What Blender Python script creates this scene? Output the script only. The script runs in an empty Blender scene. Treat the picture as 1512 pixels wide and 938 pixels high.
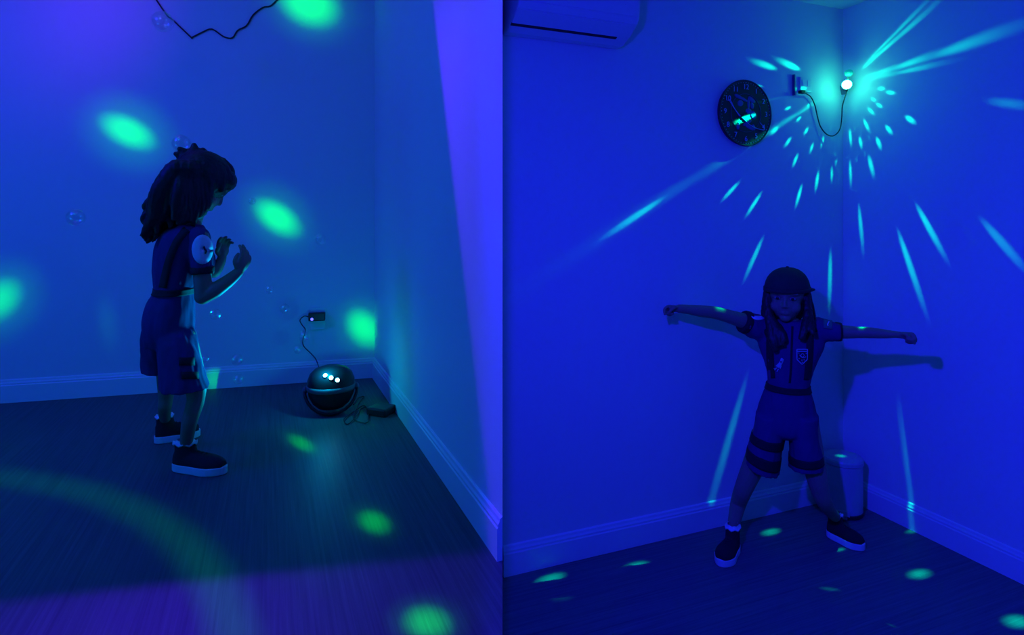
import bpy, bmesh, math, random
from mathutils import Vector, Matrix, noise
from mathutils.bvhtree import BVHTree

# ------------------------------------------------------------------ camera
sc = bpy.context.scene
COL = sc.collection
W, H, F = 1512.0, 938.0, 845.0            # photograph frame and focal length in its pixels
HORIZON = 330.0                            # eye level in the picture; the lens is shifted, so uprights stay upright
CAM = Vector((0.0, 0.0, 1.4))
cd = bpy.data.cameras.new('camera')
cam = bpy.data.objects.new('camera', cd)
COL.objects.link(cam)
cam.location = CAM
cam.rotation_euler = (math.pi / 2, 0, 0)
cd.shift_y = -(H / 2 - HORIZON) / W
cd.sensor_fit = 'HORIZONTAL'
cd.sensor_width = 36.0
cd.lens = 36.0 * F / W
cd.clip_start = 0.02
sc.camera = cam

vs = sc.view_settings
vs.view_transform = 'Standard'
vs.look = 'None'
vs.gamma = 1.0
vs.use_curve_mapping = False
vs.exposure = 0.0
sc.cycles.use_denoising = True
sc.cycles.max_bounces = 6
sc.cycles.transparent_max_bounces = 16

FWD = Vector((0, 1, 0))
UPV = Vector((0, 0, 1))
RGT = Vector((1, 0, 0))
Z = Vector((0, 0, 1))
def ray(px, py):
    return FWD + RGT * ((px - W / 2) / F) + UPV * ((HORIZON - py) / F)
def zpt(px, py, z):                        # pixel -> point on the level plane z
    d = ray(px, py)
    return CAM + d * ((z - CAM.z) / d.z)
def plane_pt(px, py, p0, n):               # pixel -> point on a plane
    d = ray(px, py)
    return CAM + d * ((p0 - CAM).dot(n) / d.dot(n))

ZL = 0.48                                  # raised floor of the left-hand bay
A0 = zpt(0, 595, ZL); B0 = zpt(553, 557, ZL); C0 = zpt(742, 828, ZL)
C1 = zpt(742, 850, 0); D0 = zpt(1245, 732, 0); E0 = zpt(1512, 861, 0)
def flat(v): return Vector((v.x, v.y, 0))
A, B, C, C1, D, E_ = [flat(v) for v in (A0, B0, C0, C1, D0, E0)]
def wall_n(p, q):                          # unit normal of wall p->q facing the camera
    e = (q - p).normalized()
    n = Vector((e.y, -e.x, 0))
    return n if n.dot(flat(CAM) - p) > 0 else -n
nAB, nBC, nCD, nDE = wall_n(A, B), wall_n(B, C), wall_n(C1, D), wall_n(D, E_)
def on_wall(px, py, which, off=0.0):
    p, n = {'AB': (A, nAB), 'BC': (B, nBC), 'CD': (C1, nCD), 'DE': (D, nDE)}[which]
    return plane_pt(px, py, p + n * off, n)

# ------------------------------------------------------------------ world and lights
wd = bpy.data.worlds.new('world')
sc.world = wd
wd.use_nodes = True
wd.node_tree.nodes['Background'].inputs[0].default_value = (0.0, 0.040, 0.26, 1)
wd.node_tree.nodes['Background'].inputs[1].default_value = 0.55

def lamp(name, loc, energy, color, size=0.05):
    lt = bpy.data.lights.new(name, 'POINT')
    lt.energy = energy; lt.color = color; lt.shadow_soft_size = size
    o = bpy.data.objects.new(name, lt)
    o.location = loc
    COL.objects.link(o)
    return o

def gobo(light, lobes, base=0.0, halfspace=None, mult=False):
    """a projector lamp: bright only in the listed lobes of direction.
    lobe = (axis d, u, v, a, b, inner, strength[, ring])"""
    lt = light.data
    lt.use_nodes = True
    nt = lt.node_tree
    em = nt.nodes['Emission']
    tc = nt.nodes.new('ShaderNodeTexCoord')
    acc = None
    for lb in lobes:
        d, u, v, a, b, inner, s = lb[:7]
        ring = lb[7] if len(lb) > 7 else None
        M = Matrix((u, v, u.cross(v))).transposed()
        mp = nt.nodes.new('ShaderNodeMapping'); mp.vector_type = 'TEXTURE'
        mp.inputs['Location'].default_value = d
        mp.inputs['Rotation'].default_value = M.to_euler('XYZ')
        mp.inputs['Scale'].default_value = (a, b, 1.9)
        nt.links.new(tc.outputs['Normal'], mp.inputs['Vector'])
        ln = nt.nodes.new('ShaderNodeVectorMath'); ln.operation = 'LENGTH'
        nt.links.new(mp.outputs[0], ln.inputs[0])
        val = ln.outputs['Value']
        if ring:
            sb = nt.nodes.new('ShaderNodeMath'); sb.operation = 'SUBTRACT'
            nt.links.new(val, sb.inputs[0]); sb.inputs[1].default_value = 1.0
            ab = nt.nodes.new('ShaderNodeMath'); ab.operation = 'ABSOLUTE'
            nt.links.new(sb.outputs[0], ab.inputs[0])
            val = ab.outputs[0]
        mr = nt.nodes.new('ShaderNodeMapRange'); mr.interpolation_type = 'SMOOTHSTEP'
        mr.inputs[1].default_value = ring if ring else 1.0
        mr.inputs[2].default_value = 0.0 if ring else inner
        mr.inputs[3].default_value = 0.0; mr.inputs[4].default_value = s
        nt.links.new(val, mr.inputs[0])
        if acc is None:
            acc = mr.outputs[0]
        else:
            ad = nt.nodes.new('ShaderNodeMath'); ad.operation = 'ADD'
            nt.links.new(acc, ad.inputs[0]); nt.links.new(mr.outputs[0], ad.inputs[1])
            acc = ad.outputs[0]
    if halfspace:
        n, soft = halfspace
        dp = nt.nodes.new('ShaderNodeVectorMath'); dp.operation = 'DOT_PRODUCT'
        nt.links.new(tc.outputs['Normal'], dp.inputs[0]); dp.inputs[1].default_value = n
        mr = nt.nodes.new('ShaderNodeMapRange'); mr.interpolation_type = 'SMOOTHSTEP'
        mr.inputs[1].default_value = 0.0; mr.inputs[2].default_value = soft
        nt.links.new(dp.outputs['Value'], mr.inputs[0])
        if acc is None:
            acc = mr.outputs[0]
        else:
            ad = nt.nodes.new('ShaderNodeMath'); ad.operation = 'MULTIPLY' if mult else 'ADD'
            nt.links.new(acc, ad.inputs[0]); nt.links.new(mr.outputs[0], ad.inputs[1])
            acc = ad.outputs[0]
    ad = nt.nodes.new('ShaderNodeMath'); ad.operation = 'ADD'
    if acc is not None: nt.links.new(acc, ad.inputs[0])
    ad.inputs[1].default_value = base
    nt.links.new(ad.outputs[0], em.inputs['Strength'])

def lobe(L, P1, P2, width, n, bright, inner=0.25):
    """lobe that lights the streak P1-P2 (world points) of half width `width` (m) on a surface of normal n"""
    d1, d2 = (P1 - L).normalized(), (P2 - L).normalized()
    mid = (P1 + P2) / 2
    d = ((d1 + d2) / 2).normalized()
    u = (d2 - d1)
    a = max(u.length / 2, 0.004)
    u = u - d * u.dot(d)
    u = u.normalized() if u.length > 1e-5 else d.orthogonal().normalized()
    v = d.cross(u)
    R = (mid - L).length
    cos = max(0.05, abs(d.dot(n)))
    return (d, u, v, a, max(width / R, 0.003), inner, bright * R * R / cos)

# ambient blue room lamps, then added teal fill lamps
LB = Vector((-0.04, 0.80, 1.80))
blue = lamp('blue_room_light', LB, 66.0, (0.010, 0.006, 1.0), 0.03)
_d = flat(C) - Vector((0.06, 0, 0)) - flat(LB)
_q = (zpt(1430, 640, 0.9) - LB).normalized(); _u = _q.orthogonal().normalized()
gobo(blue, [(_q, _u, _q.cross(_u), 4.0, 4.0, 0.0, 1.0), (_q, _u, _q.cross(_u), 1.0, 1.0, 0.0, 2.2)], 0.0, (Vector((_d.y, -_d.x, 0)).normalized(), 0.008), True)     # direction mask added to keep this light off the left-hand bay
lamp('blue_ceiling_light_left', (-2.5, 1.15, 2.62), 50.0, (0.010, 0.012, 1.0), 0.15)
lamp('teal_fill_high', (-1.5, 1.2, 2.7), 8.0, (0.0, 0.20, 0.60), 0.25)  # unseen fill added to give the left-hand bay its teal cast
lamp('teal_fill_low', (-2.45, 1.1, 1.0), 13.0, (0.0, 0.20, 0.75), 0.20)  # second added fill, out of view, lifts the lower back wall

# purple light cut off by an added direction mask: near strip of the partition and near edge of the floor
W1, W2, F1 = on_wall(637, 0, 'BC'), on_wall(717, 735, 'BC'), zpt(60, 872, ZL)
pn = (W1 - W2).cross(F1 - W2).normalized()
if pn.dot(flat(CAM) + Vector((0, 0, 1)) - W2) < 0: pn = -pn
px_, pz_ = -1.55, 2.55
py_ = W2.y - (pn.x * (px_ - W2.x) + pn.z * (pz_ - W2.z)) / pn.y
LP = Vector((px_, py_, pz_))
purple = lamp('purple_light', LP, 90.0, (0.085, 0.0, 1.0), 0.02)
_q = (on_wall(715, 520, 'BC') - LP).normalized(); _u = _q.orthogonal().normalized()
_q2 = (zpt(230, 985, ZL) - LP).normalized(); _u2 = _q2.orthogonal().normalized()
gobo(purple, [(_q, _u, _q.cross(_u), 0.75, 0.75, 0.45, 1.0), (_q2, _u2, _q2.cross(_u2), 0.42, 0.42, 0.0, 3.0)], 0.0, (pn, 0.03), True)
violet = lamp('violet_wall_fill', LP, 120.0, (0.14, 0.0, 1.0), 0.02)  # unseen lamp added to tint the upper left of the back wall
gobo(violet, [lobe(LP, on_wall(-260, -120, 'AB'), on_wall(300, 60, 'AB'), 0.9, nAB, 0.10, 0.0)], 0.012)

# green light spots of the left-hand bay come from an unseen dot lamp added up by the ceiling
LG = Vector((-1.0, 0.75, 2.6))
def lwall(x0, y0, x1, y1, w, b, inner=0.1, wall='AB'):
    n = {'AB': nAB, 'BC': nBC}[wall]
    P1, P2 = on_wall(x0, y0, wall), on_wall(x1, y1, wall)
    return lobe(LG, P1, P2, w * 0.0040, n, b, inner)
def lfloor(x0, y0, x1, y1, w, b, inner=0.1):
    return lobe(LG, zpt(x0, y0, ZL), zpt(x1, y1, ZL), w * 0.0023, Z, b, inner)
GL = [lwall(138, 168, 238, 220, 24, 1.0), lwall(110, 140, 268, 248, 62, 0.16, 0),
      lwall(402, -22, 510, 32, 42, 1.1), lwall(380, -40, 535, 55, 70, 0.16, 0),
      lwall(368, 294, 452, 350, 25, 1.0), lwall(345, 270, 476, 372, 56, 0.14, 0),
      lwall(508, 458, 566, 512, 28, 0.8), lwall(495, 440, 580, 530, 50, 0.12, 0),
      lwall(-30, 420, 26, 466, 32, 0.6), lwall(-60, 395, 60, 490, 60, 0.12, 0),
      lwall(300, 548, 336, 580, 18, 0.35),
      lwall(150, 420, 168, 535, 18, 0.03, 0),
      lfloor(424, 638, 468, 672, 18, 1.9), lfloor(410, 628, 482, 684, 30, .35, 0),
      lfloor(532, 750, 574, 794, 22, 2.2), lfloor(515, 735, 588, 808, 36, .35, 0),
      lfloor(602, 892, 662, 950, 26, 2.8), lfloor(585, 876, 680, 966, 42, .4, 0)]
# faint ring of light on the floor
r1, r2, r3 = [(zpt(x, y, ZL) - LG).normalized() for x, y in ((10, 706), (245, 780), (345, 938))]
dr = (r2 - r1).cross(r3 - r1).normalized()
if dr.dot(r2) < 0: dr = -dr
ur = dr.orthogonal().normalized(); vr = dr.cross(ur)
ra = math.sqrt(1 - dr.dot(r2) ** 2)
GL.append((dr * dr.dot(r2), ur, vr, ra, ra, 0, 1.6, 0.05))
greens = lamp('green_dot_light', LG, 50.0, (0.0, 1.0, 0.03), 0.006)
gobo(greens, GL)

# ------------------------------------------------------------------ materials
MATS = {}
def mat(name, col, rough=0.6, var=0.08, scale=20.0, bump=0.0, metal=0.0, emit=None, estr=0.0, spec=0.4):
    if name in MATS: return MATS[name]
    m = bpy.data.materials.new(name); m.use_nodes = True
    nt = m.node_tree; bs = nt.nodes['Principled BSDF']
    tc = nt.nodes.new('ShaderNodeTexCoord')
    nz = nt.nodes.new('ShaderNodeTexNoise'); nz.inputs['Scale'].default_value = scale; nz.inputs['Detail'].default_value = 4
    nt.links.new(tc.outputs['Object'], nz.inputs['Vector'])
    mx = nt.nodes.new('ShaderNodeMixRGB')
    mx.inputs[1].default_value = tuple(c * (1 - var) for c in col) + (1,)
    mx.inputs[2].default_value = tuple(min(1, c * (1 + var)) for c in col) + (1,)
    nt.links.new(nz.outputs['Fac'], mx.inputs[0])
    nt.links.new(mx.outputs[0], bs.inputs['Base Color'])
    bs.inputs['Roughness'].default_value = rough
    bs.inputs['Metallic'].default_value = metal
    bs.inputs['Specular IOR Level'].default_value = spec
    if bump:
        bp = nt.nodes.new('ShaderNodeBump'); bp.inputs['Strength'].default_value = bump; bp.inputs['Distance'].default_value = 0.004
        nt.links.new(nz.outputs['Fac'], bp.inputs['Height']); nt.links.new(bp.outputs[0], bs.inputs['Normal'])
    if emit:
        bs.inputs['Emission Color'].default_value = emit + (1,)
        bs.inputs['Emission Strength'].default_value = estr
    MATS[name] = m
    return m

def floor_mat(name, direction, k=1.0):
    m = bpy.data.materials.new(name); m.use_nodes = True
    nt = m.node_tree; bs = nt.nodes['Principled BSDF']
    tc = nt.nodes.new('ShaderNodeTexCoord')
    mp = nt.nodes.new('ShaderNodeMapping'); mp.vector_type = 'TEXTURE'
    mp.inputs['Rotation'].default_value = (0, 0, math.atan2(direction.y, direction.x))
    mp.inputs['Scale'].default_value = (1.0, 0.022, 1.0)
    nt.links.new(tc.outputs['Object'], mp.inputs['Vector'])
    nz = nt.nodes.new('ShaderNodeTexNoise'); nz.inputs['Scale'].default_value = 2.2; nz.inputs['Detail'].default_value = 7
    nz.inputs['Roughness'].default_value = 0.65
    nt.links.new(mp.outputs[0], nz.inputs['Vector'])
    cr = nt.nodes.new('ShaderNodeValToRGB')
    cr.color_ramp.elements[0].position = 0.3; cr.color_ramp.elements[0].color = (0.055 * k, 0.065 * k, 0.070 * k, 1)
    cr.color_ramp.elements[1].position = 0.7; cr.color_ramp.elements[1].color = (0.105 * k, 0.125 * k, 0.125 * k, 1)
    nt.links.new(nz.outputs['Fac'], cr.inputs[0]); nt.links.new(cr.outputs[0], bs.inputs['Base Color'])
    bp = nt.nodes.new('ShaderNodeBump'); bp.inputs['Strength'].default_value = 0.15; bp.inputs['Distance'].default_value = 0.002
    nt.links.new(nz.outputs['Fac'], bp.inputs['Height']); nt.links.new(bp.outputs[0], bs.inputs['Normal'])
    bs.inputs['Roughness'].default_value = 0.5
    bs.inputs['Specular IOR Level'].default_value = 0.3
    return m

M_wall = mat('wall_paint', (0.80, 0.80, 0.80), 0.75, 0.015, 60, 0.05, spec=0.2)
M_trim = mat('gloss_trim', (0.84, 0.84, 0.84), 0.4, 0.02, 12)
M_ceil = mat('ceiling_paint', (0.8, 0.8, 0.8), 0.8, 0.015, 40)

# ------------------------------------------------------------------ mesh helpers
def link(name, me, material, parent=None, smooth=True, loc=None):
    o = bpy.data.objects.new(name, me)
    COL.objects.link(o)
    if material is not None:
        me.materials.clear(); me.materials.append(material)
    if smooth:
        me.polygons.foreach_set('use_smooth', [True] * len(me.polygons))
    if parent is not None: o.parent = parent
    if loc is not None: o.location = loc
    return o
def tag(o, label, cat, group=None):
    o['label'] = label; o['category'] = cat
    if group: o['group'] = group
    return o
def thing(name, label, cat, loc, group=None):
    o = bpy.data.objects.new(name, None); COL.objects.link(o)
    o.location = loc; o.empty_display_size = 0.1
    return tag(o, label, cat, group)

class MD:
    """mesh data collector"""
    def __init__(s): s.v = []; s.f = []
    def add(s, v, f):
        k = len(s.v); s.v += [Vector(p) for p in v]; s.f += [[i + k for i in q] for q in f]; return s
    def ell(s, c, rx, ry=None, rz=None, axes=None, nu=18, nv=11):
        ry = rx if ry is None else ry; rz = rx if rz is None else rz
        ax = axes or (Vector((1, 0, 0)), Vector((0, 1, 0)), Z)
        V = [c + ax[2] * rz]
        for i in range(1, nv):
            t = math.pi * i / nv
            for j in range(nu):
                p = 2 * math.pi * j / nu
                V.append(c + ax[0] * (rx * math.sin(t) * math.cos(p)) + ax[1] * (ry * math.sin(t) * math.sin(p)) + ax[2] * (rz * math.cos(t)))
        V.append(c - ax[2] * rz)
        Fc = [[0, 1 + j, 1 + (j + 1) % nu] for j in range(nu)]
        for i in range(nv - 2):
            for j in range(nu):
                a = 1 + i * nu + j; b = 1 + i * nu + (j + 1) % nu
                Fc.append([a, a + nu, b + nu, b])
        l = len(V) - 1; k = 1 + (nv - 2) * nu
        Fc += [[l, k + (j + 1) % nu, k + j] for j in range(nu)]
        return s.add(V, Fc)
    def loft(s, secs, nu=20, cap=True):
        """secs: list of (center, vecA, vecB)"""
        V = []
        for c, a, b in secs:
            for j in range(nu):
                p = 2 * math.pi * j / nu
                V.append(c + a * math.cos(p) + b * math.sin(p))
        Fc = []
        for i in range(len(secs) - 1):
            for j in range(nu):
                q = (j + 1) % nu
                Fc.append([i * nu + j, i * nu + q, (i + 1) * nu + q, (i + 1) * nu + j])
        if cap:
            Fc.append(list(range(nu))[::-1]); Fc.append([(len(secs) - 1) * nu + j for j in range(nu)])
        return s.add(V, Fc)
    def tube(s, pts, rad, nu=12, cap=True, flatten=1.0, ref=None):
        """smooth tube through pts with radii"""
        n = len(pts)
        if not isinstance(rad, (list, tuple)): rad = [rad] * n
        secs = []
        up = ref
        for i in range(n):
            t = (pts[min(i + 1, n - 1)] - pts[max(i - 1, 0)]).normalized()
            if up is None or abs(up.normalized().dot(t)) > 0.98: up = t.orthogonal()
            b = (up - t * up.dot(t)).normalized(); a = b.cross(t)
            secs.append((pts[i], a * rad[i], b * rad[i] * flatten))
            up = b
        return s.loft(secs, nu, cap)
    def limb(s, pts, rad, nu=14):
        """tube with round ends, resampled smoothly"""
        P, R = spline(pts, rad, 6)
        s.tube(P, R, nu)
        s.ell(P[0], R[0], nu=12, nv=8); s.ell(P[-1], R[-1], nu=12, nv=8)
        return s
    def box(s, c, ax, hs):
        V = []
        for sx in (-1, 1):
            for sy in (-1, 1):
                for sz in (-1, 1):
                    V.append(c + ax[0] * (sx * hs[0]) + ax[1] * (sy * hs[1]) + ax[2] * (sz * hs[2]))
        return s.add(V, [[0, 1, 3, 2], [4, 6, 7, 5], [0, 4, 5, 1], [2, 3, 7, 6], [0, 2, 6, 4], [1, 5, 7, 3]])
    def prism(s, poly, z0, z1):
        n = len(poly)
        V = [Vector((p.x, p.y, z0)) for p in poly] + [Vector((p.x, p.y, z1)) for p in poly]
        Fc = [list(range(n))[::-1], list(range(n, 2 * n))] + [[i, (i + 1) % n, n + (i + 1) % n, n + i] for i in range(n)]
        return s.add(V, Fc)
    def extrude(s, outline, c, ax, depth):
        """outline: 2-D points in plane (ax0, ax1) about c, thickness along ax2"""
        n = len(outline)
        V = [c + ax[0] * x + ax[1] * y for x, y in outline] + [c + ax[0] * x + ax[1] * y + ax[2] * depth for x, y in outline]
        Fc = [list(range(n))[::-1], list(range(n, 2 * n))] + [[i, (i + 1) % n, n + (i + 1) % n, n + i] for i in range(n)]
        return s.add(V, Fc)
    def mesh(s, name, origin=Vector((0, 0, 0)), bevel=0.0):
        me = bpy.data.meshes.new(name)
        me.from_pydata([p - origin for p in s.v], [], s.f)
        bm = bmesh.new(); bm.from_mesh(me)
        bmesh.ops.recalc_face_normals(bm, faces=bm.faces)
        if bevel:
            bmesh.ops.bevel(bm, geom=[e for e in bm.edges if e.is_manifold and e.calc_face_angle(0) > 0.6], offset=bevel, segments=2, affect='EDGES', profile=0.6)
        bm.to_mesh(me); bm.free()
        me.update()
        return me
    def fused(s, name, origin, voxel, smooth=4, fn=None):
        """one continuous skin around all the pieces"""
        me = s.mesh(name + '_raw', origin)
        o = bpy.data.objects.new('tmp', me); COL.objects.link(o)
        r = o.modifiers.new('r', 'REMESH'); r.mode = 'VOXEL'; r.voxel_size = voxel; r.adaptivity = 0
        if smooth:
            sm = o.modifiers.new('s', 'SMOOTH'); sm.factor = 0.5; sm.iterations = smooth
        dg = bpy.context.evaluated_depsgraph_get()
        out = bpy.data.meshes.new_from_object(o.evaluated_get(dg))
        bpy.data.objects.remove(o); bpy.data.meshes.remove(me)
        out.name = name
        if fn:
            N = [v.normal.copy() for v in out.vertices]
            Pn = [fn(v.co + origin, n) - origin for v, n in zip(out.vertices, N)]
            out.vertices.foreach_set('co', [x for p in Pn for x in p])
            out.update()
        return out

def spline(pts, rad, k=6):
    if not isinstance(rad, (list, tuple)): rad = [rad] * len(pts)
    P, R = [], []
    n = len(pts)
    for i in range(n - 1):
        p0, p1, p2, p3 = pts[max(i - 1, 0)], pts[i], pts[i + 1], pts[min(i + 2, n - 1)]
        for j in range(k):
            t = j / k
            P.append(0.5 * ((2 * p1) + (p2 - p0) * t + (2 * p0 - 5 * p1 + 4 * p2 - p3) * t * t + (3 * p1 - p0 - 3 * p2 + p3) * t ** 3))
            R.append(rad[i] * (1 - t) + rad[i + 1] * t)
    P.append(pts[-1]); R.append(rad[-1])
    return P, R

def struct(name, md, m, bevel=0.0):
    o = link(name, md.mesh(name, bevel=bevel), m, smooth=False)
    o['kind'] = 'structure'
    return o

# ------------------------------------------------------------------ the setting
ZT, ZTL = 2.50, 2.88
eAB, eBC, eCD, eDE = (B - A).normalized(), (C - B).normalized(), (D - C1).normalized(), (E_ - D).normalized()
A_ = A - eAB * 0.9
Ex = D + eDE * 2.6
# raised floor of the left bay: its free side runs along the partition's end towards the camera
Cn = flat(zpt(742, 2400, ZL))
struct('floor_left', MD().prism([A_ - nAB * 0.05, B - nAB * 0.05, B, C, Cn, Vector((A_.x, Cn.y, 0))], 0.0, ZL), floor_mat('vinyl_floor_left', eBC))
struct('floor_right', MD().prism([C1 - nCD * 0.05, D - nCD * 0.05 - nDE * 0.05, Ex - nDE * 0.05, Vector((Ex.x, -0.9, 0)), Vector((Cn.x - 0.02, -0.9, 0)), Vector((Cn.x, Cn.y, 0)), C], -0.06, 0.0), floor_mat('vinyl_floor_right', eCD, 1.5))
struct('wall_back', MD().prism([A_, B, B - nAB * 0.1 + eAB * 0.1, A_ - nAB * 0.1], ZL - 0.02, ZTL), M_wall)
struct('wall_partition', MD().prism([B, C, C1, B + Vector((0.10, 0.06, 0))], 0.0, ZTL), M_wall)
struct('wall_left', MD().prism([C1, D, D - nCD * 0.1 + eCD * 0.1, C1 - nCD * 0.1 + eCD * 0.05], -0.02, ZT), M_wall)
struct('wall_right', MD().prism([D, Ex, Ex - nDE * 0.1, D - nDE * 0.1], -0.02, ZT), M_wall)
struct('ceiling_right', MD().prism([C1 - nCD * 0.02, D - nCD * 0.05 - nDE * 0.05, Ex - nDE * 0.05, Vector((Ex.x, 0.3, 0)), Vector((-0.02, 0.3, 0)), C], ZT, ZT + 0.06), M_ceil)
struct('ceiling_left', MD().prism([A_ - nAB * 0.05, B - nAB * 0.05, B, C, Vector((-0.02, 0.3, 0)), Vector((A_.x, 0.3, 0))], ZTL, ZTL + 0.06), M_ceil)

def baseboard(name, p, q, n, z0, h=0.118, cut0=0.0, cut1=0.0):
    """skirting with a stepped, rounded top, mitred by cut0/cut1 along its run"""
    prof = [(0.0, 0), (0.016, 0), (0.016, h * 0.74), (0.013, h * 0.78), (0.013, h * 0.84), (0.009, h * 0.90), (0.007, h * 0.97), (0.003, h), (0.0, h)]
    e = (q - p).normalized()
    V = []
    for base, k in ((p, cut0), (q, -cut1)):
        for o, z in prof: V.append(base + n * o + e * (k * o / 0.016) + Vector((0, 0, z0 + z)))
    m = len(prof)
    Fc = [[i, (i + 1) % m, m + (i + 1) % m, m + i] for i in range(m)] + [list(range(m))[::-1], list(range(m, 2 * m))]
    return struct(name, MD().add(V, Fc), M_trim)
baseboard('baseboard_back', A_, B, nAB, ZL, 0.118, 0, 0.014)
baseboard('baseboard_partition', B, C, nBC, ZL, 0.118, 0.014, 0)
baseboard('baseboard_left', C1, D, nCD, 0, 0.118, 0, 0.016)
baseboard('baseboard_right', D, Ex, nDE, 0, 0.118, 0.016, 0)

# ------------------------------------------------------------------ disco lamp in the corner of the right-hand bay
def corner_pt(dc, de, z): return D + nCD * dc + nDE * de + Vector((0, 0, z))
LD0 = corner_pt(0.095, 0.095, 0)
dd = ray(1246, 125)
LDZ = CAM.z + dd.z * (LD0.y / dd.y)
LD = Vector((LD0.x, LD0.y, LDZ))                # centre of the glowing lens
to_cam = (CAM - LD).normalized()
M_black = mat('black_plastic', (0.025, 0.025, 0.028), 0.35, 0.1, 30)
M_grey = mat('grey_plastic', (0.18, 0.18, 0.19), 0.4, 0.1, 30)
M_lens = mat('glowing_lens', (0.9, 1, 1), 0.2, 0.0, 10, emit=(0.04, 1.0, 0.55), estr=32.0)
M_crystal = mat('green_crystal', (0.1, 0.6, 0.45), 0.15, 0.1, 30, emit=(0.0, 0.85, 0.55), estr=0.25)
t = thing('disco_lamp', 'small disco lamp with a glowing white lens, fixed high in the wall corner', 'lamp', LD)
side = to_cam.cross(Z).normalized(); upn = side.cross(to_cam).normalized()
back = -to_cam
# glowing bulb in front, small socket and bracket behind it, crystal dome above
link('bulb', MD().ell(LD, 0.022, 0.022, 0.022, (side, to_cam, upn), 20, 14).mesh('bulb', LD), M_lens, t)
link('bulb_socket', MD().tube([LD + back * 0.018, LD + back * 0.030, LD + back * 0.034, LD + back * 0.062], [0.013, 0.016, 0.016, 0.012], 16).mesh('bulb_socket', LD), M_grey, t)
md = MD().ell(LD + back * 0.040 + upn * 0.056 + side * -0.008, 0.020, 0.020, 0.018, (side, to_cam, upn), 10, 7)
link('crystal_dome', md.mesh('crystal_dome', LD), M_crystal, t, smooth=False)
link('dome_stem', MD().tube([LD + back * 0.046, LD + back * 0.042 + upn * 0.045 - side * 0.008], [0.006, 0.006], 10).mesh('dome_stem', LD), M_grey, t)
cz = corner_pt(0, 0, LD.z)
md = MD().tube([LD + back * 0.06, cz + (LD - cz) * 0.03], 0.008, 10)
md.box(cz + (LD - cz) * 0.09, (side, upn, to_cam), (0.016, 0.022, 0.003))
link('bracket', md.mesh('bracket', LD), M_grey, t, smooth=False)
link('cable_gland', MD().tube([LD + back * 0.045 - upn * 0.012, LD + back * 0.045 - upn * 0.034], [0.006, 0.004], 10).mesh('cable_gland', LD), M_black, t)

LS = LD + to_cam * 0.034                         # where its light leaves
def rw(x0, y0, x1, y1, w, b, inner=0.2, wall=None):
    wl = wall or ('CD' if (x0 + x1) / 2 < 1244 else 'DE')
    n = {'CD': nCD, 'DE': nDE}[wl]
    P1, P2 = on_wall(x0, y0, wl), on_wall(x1, y1, wl)
    return lobe(LS, P1, P2, w * 0.0033, n, b, inner)
def rwd(x, y, l, w, b, wall=None):               # dot of half length l along the ray from the lamp
    r = Vector((x - 1246, y - 125)).normalized()
    return rw(x - r.x * l, y - r.y * l, x + r.x * l, y + r.y * l, w, b, 0.2, wall)
def rf(x, y, lx, w, b, tilt=-0.35):
    P1, P2 = zpt(x - lx, y - lx * tilt, 0), zpt(x + lx, y + lx * tilt, 0)
    return lobe(LS, P1, P2, w * 0.0040, Z, b * 2.0, 0.0)
DL = []
for x, y, l, w, b in ((1125, 95, 24, 7, 1.0), (1160, 94, 24, 7, 1.1), (1101, 176, 20, 5, 12.0), (1143, 193, 9, 5, 1.2), (1163, 160, 6, 3, 1.2),
                      (1179, 176, 6, 3, 1.2), (1190, 194, 7, 3, 1.2), (1194, 155, 5, 2.5, 1.0), (1163, 210, 9, 4, 1.2), (1174, 237, 10, 4, 1.2),
                      (1198, 219, 9, 3, 1.1), (1214, 210, 10, 3, 0.9), (1206, 268, 15, 4, 1.2), (1228, 258, 12, 3, 1.0), (1179, 290, 17, 4, 1.2),
                      (1234, 236, 10, 3, 0.8), (1078, 283, 20, 4, 0.9), (1112, 303, 22, 4, 1.0), (930, 325, 62, 6, 0.55), (1112, 383, 34, 5, 0.6),
                      (1225, 415, 44, 5, 0.55), (1118, 127, 8, 3, 0.9), (1178, 131, 9, 4, 0.9),
                      (1256, 258, 22, 2.5, 1.0), (1256, 205, 16, 2.5, 0.9), (1271, 211, 11, 3, 1.0), (1280, 186, 12, 3, 1.0), (1287, 165, 10, 3, 0.9),
                      (1298, 212, 11, 4, 1.1), (1313, 192, 10, 4, 1.1), (1345, 177, 11, 5, 1.5), (1299, 156, 7, 3, 1.0), (1290, 147, 6, 3, 1.0),
                      (1302, 131, 7, 4, 1.0), (1316, 137, 9, 4, 1.1), (1287, 247, 19, 4, 1.0), (1272, 342, 42, 3.5, 0.6), (1378, 347, 54, 5, 0.75),
                      (1350, 410, 76, 5, 0.6), (1487, 366, 58, 7, 0.3)):
    near = max(1.0, 2.6 - math.hypot(x - 1246, y - 125) / 75)
    if x == 1101: continue
    DL.append(rwd(x, y, l * 1.05, w, b * 1.5 * near))
for x, y in ((1219, 180), (1226, 190), (1234, 186), (1229, 204), (1222, 196), (1238, 204), (1262, 190), (1268, 182), (1265, 235), (1277, 226), (1283, 203), (1262, 165), (1274, 160)):
    DL.append(rwd(x, y, 4, 1.3, 0.45))
k1, k2 = on_wall(1084, 180, 'CD', 0.024), on_wall(1118, 170, 'CD', 0.024)
DL.append(lobe(LS, k1, k2, 0.017, nCD, 14.0, 0.2))
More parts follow.
